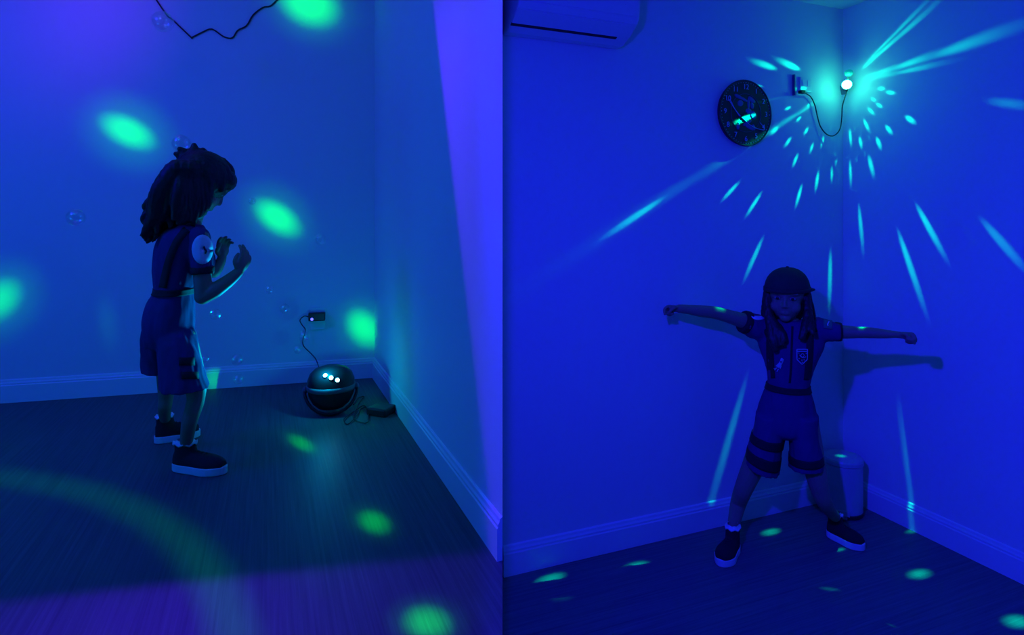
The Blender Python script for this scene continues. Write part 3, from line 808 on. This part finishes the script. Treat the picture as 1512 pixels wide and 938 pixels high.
def make_shoe(t, root, heel, toe, W_=0.074, hgt=0.105, ground=0.0, name='shoe'):
    heel = Vector((heel.x, heel.y, ground)); toe = Vector((toe.x, toe.y, ground))
    L_ = (toe - heel).length; d = (toe - heel) / L_; q = d.cross(Z)
    hw = lambda s: W_ / 2 * (0.74 + 0.10 * math.sin(s * 3.0) + 0.26 * math.exp(-((s - .70) / .20) ** 2)) * (max(0.0, 1 - abs(2 * s - 1) ** 5)) ** 0.5
    ss = [0.004, 0.03, 0.08, 0.18, .3, .42, .55, .66, .76, .85, .92, .965, .99, .998]
    left = [heel + d * (L_ * s) + q * hw(s) for s in ss]; right = [heel + d * (L_ * s) - q * hw(s) for s in ss]
    poly = left + right[::-1]
    md = MD().prism(poly, ground + 0.001, ground + 0.030)
    # upper
    up = MD()
    top = lambda s: (0.070 + 0.010 * s if s < .3 else .073 - .024 * ((s - .3) / .7) ** 1.0) * (1.0 if s < .9 else 1 - (s - .9) * 2.6) * (1 if s > .05 else .9)
    secs = []
    for s in (0.03, .08, .18, .3, .42, .55, .66, .76, .85, .92, .965):
        h2 = top(s) - .015
        secs.append((heel + d * (L_ * s) + Z * (.018 + h2 * 0.30), q * hw(s) * .95, Z * h2 * 0.78))
    up.loft(secs, 20)
    anc = heel + d * (L_ * .24)
    up.loft([(anc + Z * .03, d * L_ * .20, q * W_ * .37), (anc + Z * .06, d * L_ * .205, q * W_ * .36), (anc + Z * hgt * .8, d * L_ * .19, q * W_ * .35), (anc + Z * hgt - d * .003, d * L_ * .18, q * W_ * .36)], 20)
    o = link(name, up.fused('shoe_upper', root, 0.0038, 3), M_shoe, t)
    link('sole', md.mesh('sole', root, 0.004), M_sole, o, smooth=False)
    # laces
    for k in range(4):
        s = .40 + .075 * k
        zt = ground + .018 + (top(s) - .015) * 1.08
        c_ = heel + d * (L_ * s)
        w_ = W_ * .19
        P_ = [Vector((0, 0, -.008)) + c_ - q * w_ + Z * (zt - ground - heel.z + heel.z), c_ + Z * zt * 1 - Z * 0, c_ + q * w_ + Z * zt - Z * .008]
        P_[0] = c_ - q * w_ + Z * (zt - ground) - Z * .008
        P_[1] = c_ + Z * (zt - ground) + Z * .001
        P_[2] = c_ + q * w_ + Z * (zt - ground) - Z * .008
        link('lace', MD().tube(*spline(P_, .0024, 4), 8).mesh('lace', root), M_shoe, o)
    # sock frill above the collar
    sk = MD()
    nseg = 28; V = []
    for lv, (rr, zz) in enumerate(((.155, hgt - .022), (.175, hgt + .002), (.225, hgt + .006), (.215, hgt - .001), (.16, hgt + .010), (.15, hgt + .016))):
        for j in range(nseg):
            p = 2 * math.pi * j / nseg
            wv = .004 * math.sin(p * 7) * (1 if lv in (2, 3) else .3)
            V.append(anc - d * .003 + d * (L_ * (rr - .015) * math.cos(p)) + q * (W_ * rr * 1.85 * math.sin(p)) + Z * (zz + wv))
    Fc = [[l * nseg + j, l * nseg + (j + 1) % nseg, (l + 1) * nseg + (j + 1) % nseg, (l + 1) * nseg + j] for l in range(5) for j in range(nseg)]
    link('sock', sk.add(V, Fc).mesh('sock', root), M_sock, t)
    return anc + Z * hgt

def bvh_of(obj, root):
    m = obj.data
    return BVHTree.FromPolygons([Vector(v.co) + root for v in m.vertices], [list(f.vertices) for f in m.polygons])
def decal(name, rows, bv, root, material, t, lift=0.0025, thick=0.003, fallback=None):
    """grid of picture points dropped along the line of sight on to a garment; gets its own thickness"""
    nr, nc = len(rows), len(rows[0])
    front = []
    last = None
    for row in rows:
        for x, y in row:
            d = ray(x, y).normalized()
            h = bv.ray_cast(CAM, d)
            if h[0] is not None:
                last = (h[0] - CAM).length
                front.append(h[0] - d * lift)
            else:
                front.append(CAM + d * ((last or fallback or 2.3) - lift))
    backv = [p + (p - CAM).normalized() * thick for p in front]
    md = MD()
    N = nr * nc
    Fc = []
    for i in range(nr - 1):
        for j in range(nc - 1):
            a = i * nc + j
            Fc.append([a, a + 1, a + nc + 1, a + nc]); Fc.append([N + a, N + a + nc, N + a + nc + 1, N + a + 1])
    for j in range(nc - 1):
        for i in (0, nr - 1):
            a = i * nc + j; Fc.append([a, a + 1, N + a + 1, N + a])
    for i in range(nr - 1):
        for j in (0, nc - 1):
            a = i * nc + j; Fc.append([a, a + nc, N + a + nc, N + a])
    md.add(front + backv, Fc)
    return link(name, md.mesh(name, root), material, t)
def strip_rows(pts, w, k=6):
    """picture polyline with half width -> rows of 3"""
    P, _ = spline([Vector((x, y, 0)) for x, y in pts], 0.0, k)
    rows = []
    for i, p in enumerate(P):
        tg = (P[min(i + 1, len(P) - 1)] - P[max(i - 1, 0)]).normalized()
        nn = Vector((-tg.y, tg.x, 0))
        rows.append([(p + nn * (w * q)).xy for q in (-1, 0, 1)])
    return rows
def disc_rows(cx, cy, rx, ry, n=20, rr=(1.0, .66, .33, 0.02), tilt=0.0, lo=0, hi=2 * math.pi):
    rows = []
    for q in rr:
        row = []
        for j in range(n + 1):
            p = lo + (hi - lo) * j / n
            x, y = rx * q * math.cos(p), ry * q * math.sin(p)
            row.append((cx + x * math.cos(tilt) - y * math.sin(tilt), cy + x * math.sin(tilt) + y * math.cos(tilt)))
        rows.append(row)
    return rows
def folds(amp, freq):
    def fn(p, n):
        w = noise.noise(Vector((p.x * freq, p.y * freq, p.z * freq * 0.28))) + 0.5 * noise.noise(Vector((p.x * freq * 2.3, p.y * freq * 2.3, p.z * freq * 0.8)))
        return p + n * (amp * w)
    return fn

# ---------------------------------------------------- the child with arms spread (right-hand bay)
fl_t, fl_h = zpt(1063, 838, 0), None
fr_h, fr_t = zpt(1221, 790, 0), zpt(1277, 814, 0)
ank = zpt(1083, 778, 0.105)
dirL = (flat(fl_t) - flat(ank)).normalized()
fl_h = flat(fl_t) - dirL * 0.185
root = Vector(((fl_t.x + fr_h.x) / 2, (fl_t.y + fr_h.y) / 2 + 0.03, 0.0))
G = Fig(root)
t = thing('person', 'child in cap and dark suspender suit, arms spread and legs apart', 'person', root)
aL = make_shoe(t, root, fl_h, fl_t, 0.078)
aR = make_shoe(t, root, fr_h, fr_t, 0.076)
hc = G.P(1161.5, 437, 0.0)
hf = (-G.n * 1.0 - G.r * 0.10 - Z * 0.04).normalized()
hu = (Z + G.r * 0.02).normalized(); hu = (hu - hf * hu.dot(hf)).normalized()
HS = 0.97
md = MD()
head_parts(md, hc, hf, hu, HS)
md.limb([G.P(1164, 455, .02), G.P(1166, 485, .02)], [.038, .042])
torso = [G.sec(1166, 474, 18, .045, .02), G.sec(1168, 486, 40, .062, .02), G.sec(1168, 505, 44, .075, .015), G.sec(1166, 535, 36, .072, .01), G.sec(1164, 568, 30, .066, .01), G.sec(1162, 595, 36, .075, .015), G.sec(1161, 625, 40, .08, .02), G.sec(1161, 640, 34, .06, .02)]
md.loft(sec_interp(torso, 4), 24)
def limb_px(lst):
    P_, R_2 = G.path(lst); md.limb(P_, R_2)
limb_px([(1122, 484, .01, 16), (1100, 475, -.03, 12.5), (1075, 467, -.07, 10.5), (1056, 462, -.10, 10), (1034, 459.5, -.14, 9.2), (1015, 457, -.17, 7.2), (1003, 456, -.19, 6.6)])
limb_px([(1212, 488, .02, 16), (1240, 490, .02, 12), (1266, 491, .01, 9.8), (1284, 491.5, .0, 9.6), (1304, 493, -.01, 8.2), (1320, 494, -.02, 6.2), (1328, 494.5, -.02, 5.8)])
wl = G.P(1003, 456.5, -.19); wr = G.P(1326, 494.5, -.02)
hand(md, wl, -G.r + Z * .05 - G.n * .35, -Z * .75 - G.n * .6, 0.86, (0.50, 1.0, 1.05, 1.05), 1, 0.8)
hand(md, wr, G.r - G.n * .1 - Z * .02, -Z * .75 - G.n * .55, 0.84, (1.0, 1.02, 1.05, 1.05), -1, 0.9)
kL = G.P(1098, 722, -.02); kR = G.P(1210, 722, .0)
k_ = G.s(1100, 720)
P_, R_2 = [G.P(1138, 625, .01), G.P(1116, 680, 0.0), kL, G.P(1089, 748, -.0), aL - Z * .012], [22 * k_, 17 * k_, 13.5 * k_, 11.5 * k_, 7.8 * k_]
md.limb(P_, R_2)
P_, R_2 = [G.P(1186, 625, .01), G.P(1200, 680, .01), kR, G.P(1219, 745, .03), aR - Z * .012], [22 * k_, 17 * k_, 13.0 * k_, 11.0 * k_, 7.5 * k_]
md.limb(P_, R_2)
eyes = eye_pos(hc, hf, hu, HS)
def sockets(p, n, eyes=eyes, f=hf):
    for e in eyes:
        dd_ = (p - e - f * .004).length
        if dd_ < .020: p = p - f * (.006 * (1 - (dd_ / .020) ** 2))
    return p
link('body', md.fused('body', root, 0.0036, 2, sockets), M_skin, t)
add_eyes(hc, hf, hu, HS, root, t)
# suit
md = MD()
st = [G.sec(1167, 472, 25, .052, .02), G.sec(1168, 482, 43, .068, .02), G.sec(1168, 496, 50, .080, .018), G.sec(1167.5, 511, 49, .086, .015), G.sec(1166, 535, 39, .083, .012), G.sec(1164.5, 556, 33, .077, .01), G.sec(1163.5, 570, 31.5, .074, .01), G.sec(1163, 585, 37, .082, .012), G.sec(1162, 605, 42.5, .092, .015), G.sec(1162, 622, 45, .095, .015), G.sec(1161.5, 636, 36, .090, .015), G.sec(1161, 644, 22, .06, .015)]
md.loft(sec_interp(st, 4), 28)
slL, slLr = G.path([(1128, 486, .015, 22), (1114, 481, -.005, 20), (1097, 474.5, -.035, 17)])
slR, slRr = G.path([(1206, 488, .02, 22), (1222, 489, .02, 19), (1242, 490.5, .02, 15)])
md.tube(*spline(slL, slLr, 5), 18); md.tube(*spline(slR, slRr, 5), 18)
md.ell(slL[0], slLr[0]); md.ell(slR[0], slRr[0])
sL = [G.sec(1140, 612, 24, .085, .012, .0), G.sec(1135, 640, 24, .088, .008, -.1), G.sec(1129, 665, 25, .088, .004, -.2), G.sec(1124.5, 692, 26, .088, .0, -.28)]
sR = [G.sec(1185, 612, 24, .085, .012, .0), G.sec(1187, 640, 23, .088, .012, .03), G.sec(1189.5, 665, 24.5, .088, .012, .08), G.sec(1191, 690, 27, .088, .012, .10)]
md.loft(sec_interp(sL, 4), 24); md.loft(sec_interp(sR, 4), 24)
suit = link('suit', md.fused('suit', root, 0.005, 3, folds(0.0045, 26)), M_suit, t)
bv = bvh_of(suit, root)
def band(name, secs, i0, i1, grow, m, frac=(0.0, 1.0)):
    """ring of cloth following a lofted garment between two parameters"""
    fine = sec_interp(secs, 10)
    a_, b_ = int(i0 * 10), int(i1 * 10)
    out = [(c_, a * grow, b * grow) for c_, a, b in fine[a_:b_ + 1]]
    out = [(out[0][0], out[0][1] * .94, out[0][2] * .94)] + out + [(out[-1][0], out[-1][1] * .94, out[-1][2] * .94)]
    return link(name, MD().loft(out, 36).mesh(name, root), m, t)
band('belt', st, 5.8, 6.4, 1.06, M_strap)
band('leg_band', sL, 1.15, 1.6, 1.035, M_strap); band('leg_band', sL, 2.15, 2.6, 1.035, M_strap); band('leg_band', sR, 2.2, 2.65, 1.035, M_strap)
for p_, r_ in ((slL, slLr), (slR, slRr)):
    d_ = (p_[2] - p_[1]).normalized()
    P2 = [p_[2] - d_ * .024, p_[2] - d_ * .020, p_[2] - d_ * .002, p_[2] + d_ * .003]
    link('sleeve_cuff', MD().tube(P2, [r_[2] * 1.02, r_[2] * 1.10, r_[2] * 1.06, r_[2] * .98], 24).mesh('sleeve_cuff', root), M_strap, t)
decal('suspender', strip_rows([(1139, 474), (1137, 500), (1137, 530), (1139, 559)], 5.5), bv, root, M_strap, t, .004, .005)
decal('suspender', strip_rows([(1193, 474), (1196, 500), (1195, 530), (1192, 562)], 5.5), bv, root, M_strap, t, .004, .005)
decal('zip', strip_rows([(1170, 482), (1169, 510), (1168, 540), (1166, 566)], 1.6), bv, root, M_strap, t, .003, .003)
decal('shoulder_patch', disc_rows(1120.5, 466.5, 11, 6.5, 16, (1.0, .6, .3, .02), 0.0, 0, math.pi), bv, root, M_patch, t, .004, .004)
M_flag = mat('flag_patch', (0.05, 0.20, 0.16), 0.8, 0.2, 40)
fp = decal('flag_patch', [[(1216 + 13 * i / 4, 471.5 + j * 13.5 / 4 + i * .4) for i in range(5)] for j in range(5)], bv, root, M_flag, t, .004, .004)
decal('flag_mark', strip_rows([(1224.5, 474.5), (1222, 479), (1223, 481)], .9, 3), bv, root, M_patch, fp, .009, .003)
# shield badge: dark field, pale border, planet with ring and small marks
M_field = mat('badge_field', (0.015, 0.02, 0.06), 0.8, 0.2, 40)
M_mark = mat('badge_thread', (0.45, 0.50, 0.62), 0.8, 0.1, 40)
def shield(y):  # half width of the badge at picture height y
    return 7.8 if y < 531 else max(0.3, 7.8 * (538.5 - y) / 7.5)
rows = [[(1184.5 + shield(y) * q, y) for q in (-1, -.5, 0, .5, 1)] for y in (516, 520, 524, 528, 531, 534, 536.5, 538.3)]
bd = decal('shield_badge', rows, bv, root, M_field, t, .004, .003)
out = [(1176.7, 516), (1192.3, 516), (1192.2, 531), (1184.5, 538.5), (1176.8, 531), (1176.7, 516)]
for a_, b_ in zip(out, out[1:]):
    decal('badge_border', strip_rows([a_, b_], .75, 4), bv, root, M_mark, bd, .007, .003)
decal('badge_border', strip_rows([(1177.5, 519), (1191.5, 519)], .9, 4), bv, root, M_mark, bd, .007, .003)
decal('badge_planet', disc_rows(1185, 525, 2.8, 2.8, 14, (1, .72)), bv, root, M_mark, bd, .007, .003)
decal('badge_ring', strip_rows([(1180.5, 524), (1183.5, 527.5), (1188, 528.5), (1190, 526.5)], .5, 4), bv, root, M_mark, bd, .0075, .003)
for x, y in ((1179.5, 521.5), (1190.5, 522), (1180, 529.5), (1184.2, 532), (1187.4, 531.5), (1184.6, 535)):
    decal('badge_mark', strip_rows([(x - .8, y), (x + .8, y + .2)], .7, 2), bv, root, M_mark, bd, .007, .003)
# rocket print
rk = decal('rocket_print', strip_rows([(1155.5, 530), (1153, 536), (1148.5, 543)], 2.6, 5), bv, root, M_mark, t, .004, .003)
decal('rocket_nose', [[(1155 - 2.4 * q + k * .3, 530.5 - 1.2 * q - 2.2 * (1 - abs(q)) * (1 - k)) for q in (-1, -.4, .2, 1)] for k in (0, .5, 1)], bv, root, M_mark, rk, .004, .003)
decal('rocket_window', disc_rows(1153, 534.5, 1.2, 1.2, 10, (1, .3)), bv, root, M_field, rk, .008, .003)
for a_, b_ in (((1150, 537), (1145.5, 541)), ((1153.5, 540), (1152, 545)), ((1147, 543), (1143.5, 547)), ((1149.5, 545), (1147, 549.5)), ((1145, 545.5), (1142.5, 544))):
    decal('rocket_flame', strip_rows([a_, b_], .8, 3), bv, root, M_mark, rk, .004, .003)
# hair: straight locks on both sides and behind the neck
md = MD()
def lock(Gx, lst, flat_=0.55):
    P_, R_3 = Gx.path(lst)
    md.tube(*spline(P_, R_3, 5), 12, True, flat_, Gx.n)
    md.ell(P_[0], R_3[0] * .9, nu=10, nv=6)
for L_ in ([(1136, 425, -.01, 7), (1133.5, 450, -.03, 8), (1137, 475, -.06, 8), (1141, 500, -.085, 8), (1146, 520, -.095, 4)],
           [(1134, 440, -.02, 5), (1136, 465, -.05, 7), (1148, 490, -.08, 9), (1155, 512, -.098, 5)],
           [(1134, 430, .02, 7), (1132, 460, .0, 9), (1134, 485, -.03, 8), (1136, 500, -.075, 4)],
           [(1146, 480, -.045, 7), (1153, 492, -.080, 8), (1158, 506, -.095, 5)],
           [(1190, 425, -.01, 6), (1192, 448, -.02, 7), (1195, 468, -.05, 7), (1199, 488, -.085, 5), (1202, 496, -.09, 3)],
           [(1191, 440, -.02, 5), (1192, 462, -.05, 6), (1188, 485, -.08, 7), (1182, 502, -.098, 4)],
           [(1190, 430, .02, 7), (1195, 455, .02, 8), (1199, 478, .0, 8), (1203, 490, -.04, 5)]):
    lock(G, L_)
md.ell(hc - hf * .035 - hu * .03, .078, .07, .10, (G.r, G.n, Z))
md.ell(hc - hf * .018 + hu * .028, .080 * HS, .088 * HS, .082 * HS, (G.r, G.n, Z))
def strands(p, n):
    return p + n * (.0022 * noise.noise(Vector((p.x * 170, p.y * 170, p.z * 14))))
link('hair', md.fused('hair', root, 0.004, 2, strands), M_hair, t)
# cap worn back to front
M_cap = mat('dark_cap', (0.030, 0.045, 0.035), 0.85, 0.3, 30, 0.2)
cx = hc + hu * .020 - hf * .012
secs = []
for i in range(9):
    a = i / 8 * math.pi / 2 * 0.97
    secs.append((cx + hu * (math.sin(a) * .098 + .004 + (.006 if i == 0 else 0)) , G.r * (math.cos(a) ** .85 * .091), hf * (math.cos(a) ** .85 * .107)))
cp = link('cap', MD().loft(secs, 32).mesh('cap', root), M_cap, t)
link('cap_band', MD().loft([(cx + hu * .002, G.r * .0905, hf * .1065), (cx + hu * .002, G.r * .0935, hf * .1095), (cx + hu * .018, G.r * .093, hf * .109), (cx + hu * .018, G.r * .0905, hf * .1065)], 32).mesh('cap_band', root), M_cap, cp)
link('cap_button', MD().ell(cx + hu * .103, .007, .007, .004, (G.r, hf, hu), 12, 6).mesh('cap_button', root), M_cap, cp)
vz = (G.r * .86 + G.n * .5).normalized(); vy = vz.cross(Z)
V = []; nn = 13
for lay in (0, 1):
    for k in range(nn):
        a = -1.1 + 2.2 * k / (nn - 1)
        inner_ = cx + (vz * math.cos(a) + vy * math.sin(a)) * .086 + hu * .006
        outer_ = cx + vz * (math.cos(a) * .088 + .030 * math.cos(a * 1.35)) + vy * math.sin(a) * .088 + hu * (.007 - .006 * math.sin(a) ** 2)
        V += [inner_ + hu * (.003 * lay), outer_ + hu * (.003 * lay)]
Fc = []
for k in range(nn - 1):
    a = 2 * k; b = 2 * nn + 2 * k
    Fc += [[a, a + 2, a + 3, a + 1], [b, b + 1, b + 3, b + 2], [a + 1, a + 3, b + 3, b + 1], [a, b, b + 2, a + 2]]
Fc += [[0, 1, 2 * nn + 1, 2 * nn], [2 * nn - 2, 4 * nn - 2, 4 * nn - 1, 2 * nn - 1]]
link('visor', MD().add(V, Fc).mesh('visor', root), M_cap, cp)

# ---------------------------------------------------- the dancing child seen from the side (left-hand bay)
nf_h, nf_t = zpt(256, 693, ZL), zpt(334, 700, ZL)
ff_h, ff_t = zpt(227, 655, ZL), zpt(296, 643, ZL)
root = Vector((zpt(285, 705, ZL).x, zpt(285, 705, ZL).y, ZL))
G = Fig(root)
t = thing('person', 'long-haired child in dark suit dancing in profile, forearm raised', 'person', root)
aN = make_shoe(t, root, nf_h, nf_t, 0.080, 0.100, ZL)
aF = make_shoe(t, root, ff_h, ff_t, 0.080, 0.105, ZL)
T0 = 0.12
hc = G.P(297, 272, T0)
hf = (G.r * .84 - Z * .50 + G.n * .10).normalized()
hu = Z + G.r * .5; hu = (hu - hf * hu.dot(hf)).normalized()
HS = 1.02
md = MD()
head_parts(md, hc, hf, hu, HS)
md.limb([G.P(288, 300, T0), G.P(276, 335, T0)], [.042, .046])
tor = [G.sec(277, 332, 20, .06, T0), G.sec(272, 348, 30, .10, T0), G.sec(267, 375, 33, .105, T0), G.sec(263, 405, 30, .098, T0), G.sec(258, 430, 26, .09, T0), G.sec(253, 460, 30, .10, T0), G.sec(252, 490, 30, .10, T0)]
md.loft(sec_interp(tor, 4), 24)
def gl(lst):
    P_, R_2 = G.path(lst); md.limb(P_, R_2)
gl([(296, 350, T0 - .105, 14), (299, 385, T0 - .115, 14.5), (299, 415, T0 - .12, 14), (300, 438, T0 - .12, 13)])
gl([(299, 438, T0 - .12, 13), (318, 428, T0 - .13, 13), (338, 414, T0 - .13, 10.5), (352, 402, T0 - .13, 8)])
wv = G.P(352, 402, T0 - .13)
hand(md, wv, (G.r * .45 + Z * .9), (-G.r * .5 + G.n * .8 + Z * .2), 0.92, (.30, .34, .40, .46), 1, .35, .6)
gl([(292, 352, T0 + .11, 12), (306, 392, T0 + .15, 11), (316, 402, T0 + .155, 9.5), (325, 388, T0 + .155, 8), (328, 380, T0 + .155, 7)])
wv2 = G.P(328, 381, T0 + .155)
hand(md, wv2, (G.r * .05 + Z * 1.0), (-G.n * .7 + G.r * .3), 0.90, (.35, .4, .45, .5), -1, .4, .4)
k_ = G.s(270, 600, 0.05)
P_, R_2 = [G.P(266, 500, T0 - .05), G.P(286, 560, T0 - .08), G.P(289, 590, T0 - .09), G.P(280, 622, T0 - .10), aN - Z * .012], [26 * k_, 18 * k_, 14 * k_, 12.5 * k_, 9 * k_]
md.limb(P_, R_2)
P_, R_2 = [G.P(245, 500, T0 + .05), G.P(246, 555, T0 + .12), G.P(245, 585, T0 + .14), G.P(243, 605, T0 + .16), aF - Z * .012], [24 * k_, 16 * k_, 12.5 * k_, 11 * k_, 9 * k_]
md.limb(P_, R_2)
eyes2 = eye_pos(hc, hf, hu, HS)
link('body', md.fused('body', root, 0.0036, 2, lambda p, n: sockets(p, n, eyes2, hf)), M_skin, t)
add_eyes(hc, hf, hu, HS, root, t)
# suit
md = MD()
st = [G.sec(278, 332, 24, .075, T0), G.sec(272, 345, 35, .118, T0), G.sec(268, 365, 39, .125, T0), G.sec(264, 390, 37.5, .120, T0), G.sec(261, 412, 34, .112, T0), G.sec(257, 430, 30, .104, T0), G.sec(252, 448, 36, .112, T0), G.sec(249, 470, 40, .118, T0), G.sec(249, 492, 39, .118, T0), G.sec(250, 510, 36, .10, T0)]
md.loft(sec_interp(st, 4), 28)
slN, slNr = G.path([(294, 349, T0 - .10, 17), (297.5, 375, T0 - .112, 18.5), (299, 404, T0 - .118, 17)])
md.tube(*spline(slN, slNr, 5), 18); md.ell(slN[0], slNr[0])
slF, slFr = G.path([(290, 350, T0 + .105, 16), (299, 375, T0 + .13, 17), (304, 393, T0 + .145, 15)])
md.tube(*spline(slF, slFr, 5), 18); md.ell(slF[0], slFr[0])
sN = [G.sec(251, 466, 24, .06, T0 - .01), G.sec(256, 488, 32, .080, T0 - .042), G.sec(262, 515, 31, .088, T0 - .065), G.sec(268, 545, 34, .09, T0 - .08, -.03), G.sec(273.5, 574, 38, .092, T0 - .09, -.02)]
sF = [G.sec(249, 466, 24, .06, T0 + .01), G.sec(243, 486, 32, .080, T0 + .05), G.sec(236, 510, 28, .088, T0 + .09), G.sec(232, 535, 24, .088, T0 + .12), G.sec(231, 548, 22, .088, T0 + .13, .05)]
md.loft(sec_interp(sN, 4), 24); md.loft(sec_interp(sF, 4), 24)
suit = link('suit', md.fused('suit', root, 0.005, 3, folds(0.006, 24)), M_suit, t)
bv = bvh_of(suit, root)
band('belt', st, 4.75, 5.25, 1.07, M_strap)
decal('suspender', strip_rows([(276, 338), (262, 356), (252, 378), (245, 402), (240, 425)], 6.0), bv, root, M_strap, t, .004, .005)
decal('leg_band', [[(264 + 24 * i / 6, 528 + 12 * j / 2) for i in range(7)] for j in range(3)], bv, root, M_strap, t, .004, .005)
decal('leg_band', [[(268 + 26 * i / 6, 549 + 11 * j / 2) for i in range(7)] for j in range(3)], bv, root, M_strap, t, .004, .005)
pt = decal('shoulder_patch', disc_rows(299, 368.5, 16, 22, 24, (1.0, .7, .35, .02)), bv, root, M_patch, t, .004, .004)
decal('patch_mark', strip_rows([(301, 364), (302.5, 368), (305, 371), (303, 375)], 1.4, 3), bv, root, M_field, pt, .009, .003)
d_ = (slN[2] - slN[1]).normalized()
link('sleeve_cuff', MD().tube([slN[2] - d_ * .024, slN[2] - d_ * .02, slN[2] - d_ * .002, slN[2] + d_ * .003], [slNr[2] * 1.02, slNr[2] * 1.1, slNr[2] * 1.06, slNr[2] * .98], 24).mesh('sleeve_cuff', root), M_strap, t)
# hair: thick fringe, crown and long wavy fall down the back
md = MD()
rr = hf.cross(hu)
md.ell(hc - hf * .010 + hu * .030, .098, .105, .098, (rr, hf, hu), 22, 14)
md.ell(hc + hf * .060 + hu * .055, .075, .045, .045, (rr, hf, hu), 18, 11)
for x0, y0, x1, y1, o in ((325, 240, 341, 276, .0), (318, 240, 337, 281, -.04), (310, 240, 328, 284, -.065), (322, 240, 338, 279, .04), (300, 250, 304, 300, -.085), (292, 255, 296, 310, -.085), (300, 250, 303, 300, .085)):
    lock(G, [(x0, y0, T0 + o * .8, 11), ((x0 + x1) / 2 + 6, (y0 + y1) / 2 - 4, T0 + o, 9), (x1, y1, T0 + o, 3.5)], .7)
random.seed(4)
for k in range(15):
    o = -.075 + .15 * (k % 5) / 4
    x1 = 215 + 46 * ((k * 7) % 15) / 14
    y1 = 354 - 18 * ((x1 - 215) / 46) ** .8 + random.uniform(-6, 4)
    ph = random.uniform(0, 6)
    lst = []
    for i in range(7):
        f_ = i / 6
        bx_ = 262 + (k % 3) * 10 - 20 * math.sin(f_ * 1.6)
        x = bx_ * (1 - f_) + x1 * f_ + 6 * math.sin(ph + f_ * 11) * f_
        y = 250 * (1 - f_) + y1 * f_
        lst.append((x, y, T0 + o * (1 - .2 * f_) - .01, 15 * (1 - f_) + 4.0 + (3 if 0 < i < 5 else 0)))
    lock(G, lst, .8)
for k in range(7):                                   # loose curls at the ends and crown tuft
    x, y = 222 + 3 * k, 300 + 6 * (k % 3)
    lock(G, [(x, y, T0 - .03 + .01 * k, 6), (x - 9, y + 22, T0 - .03 + .01 * k, 5), (x - 4 - k, y + 40, T0 - .03, 4), (x - 12, y + 52 - 2 * k, T0 - .03, 2)], .8)
for x, y, x2, y2, x3, y3 in ((232, 300, 220, 325, 207, 349), (236, 310, 222, 336, 212, 356), (228, 290, 217, 312, 214, 333), (240, 320, 229, 342, 224, 358), (230, 305, 214, 330, 216, 350)):
    lock(G, [(x + 8, y - 12, T0 - .05, 8), (x, y, T0 - .06, 7), (x2 - 3, y2 - 8, T0 - .06, 5), (x2 + 3, y2 + 4, T0 - .06, 4.5), (x3, y3, T0 - .06, 1.8)], .8)
for x, y, x2, y2 in ((275, 230, 262, 218), (283, 226, 285, 211), (292, 228, 300, 218), (270, 235, 256, 226)):
    lock(G, [(x, y, T0, 9), ((x + x2) / 2 + 3, (y + y2) / 2, T0, 7), (x2, y2, T0, 2.5)], .8)
for k in range(9):                                   # hair falling over the ear and on to the near shoulder
    o = -.10 + .004 * k
    x = 262 + 5 * k
    lock(G, [(x + 6, 250, T0 + o + .01, 12), (x + 4, 278, T0 + o - .012, 11), (x - 1 + 2 * math.sin(k), 302, T0 + o - .012, 10), (x - 6 + 3 * math.sin(k * 2), 326 + 9 * math.sin(k * 2.3), T0 + o - .008, 3.5)], .7)
md.ell(G.P(272, 305, T0), .07, .085, .075, (G.r, G.n, Z))
link('hair', md.fused('hair', root, 0.004, 2, strands), M_hair, t)

# ------------------------------------------------------------------ soap bubbles
mb = bpy.data.materials.new('soap_film'); mb.use_nodes = True
nt = mb.node_tree; nt.nodes.clear()
out = nt.nodes.new('ShaderNodeOutputMaterial'); mx = nt.nodes.new('ShaderNodeMixShader')
tr = nt.nodes.new('ShaderNodeBsdfTransparent'); gl_ = nt.nodes.new('ShaderNodeBsdfGlossy')
gl_.inputs['Roughness'].default_value = 0.24
gl_.inputs['Color'].default_value = (1, 1, 1, 1)
lw = nt.nodes.new('ShaderNodeLayerWeight'); lw.inputs[0].default_value = 0.25
mr = nt.nodes.new('ShaderNodeMapRange'); mr.inputs[3].default_value = 0.16; mr.inputs[4].default_value = 0.5
nt.links.new(lw.outputs['Facing'], mr.inputs[0]); nt.links.new(mr.outputs[0], mx.inputs[0])
nt.links.new(tr.outputs[0], mx.inputs[1]); nt.links.new(gl_.outputs[0], mx.inputs[2]); nt.links.new(mx.outputs[0], out.inputs[0])
for i, (x, y, r, off, where) in enumerate((
        (240, 32, 17, .45, 'highest, by the cord on the back wall'), (268, 212, 15, .9, 'just above the crown of the dancing child'), (112, 321, 15, .55, 'alone at the far left of the back wall'),
        (473, 354, 9, .5, 'small, right of the raised hand'), (398, 428, 7, .5, 'small, between raised arm and adaptor'), (420, 456, 8, .45, 'left of the black adaptor'),
        (318, 464, 9, .9, 'below the bent elbow of the dancing child'), (350, 531, 9, .7, 'near the knee, above the skirting'), (352, 560, 8, .7, 'lowest, in front of the skirting'),
        (303, 530, 6, .9, 'tiny, touching the front of the shorts'), (449, 496, 9, .35, 'beside the hanging cable under the adaptor'), (440, 516, 7, .3, 'small, left of the hanging cable'), (372, 297, 6, .7, 'tiny, above left of the raised hand'))):
    c = on_wall(x, y, 'AB', off)
    k = (on_wall(x + 1, y, 'AB', off) - c).length
    o = link('soap_bubble', MD().ell(Vector((0, 0, 0)), r * k, nu=28, nv=18).mesh('soap_bubble'), mb, None, True, c)
    tag(o, 'clear floating soap bubble, ' + where, 'bubble', 'soap bubbles in the air')
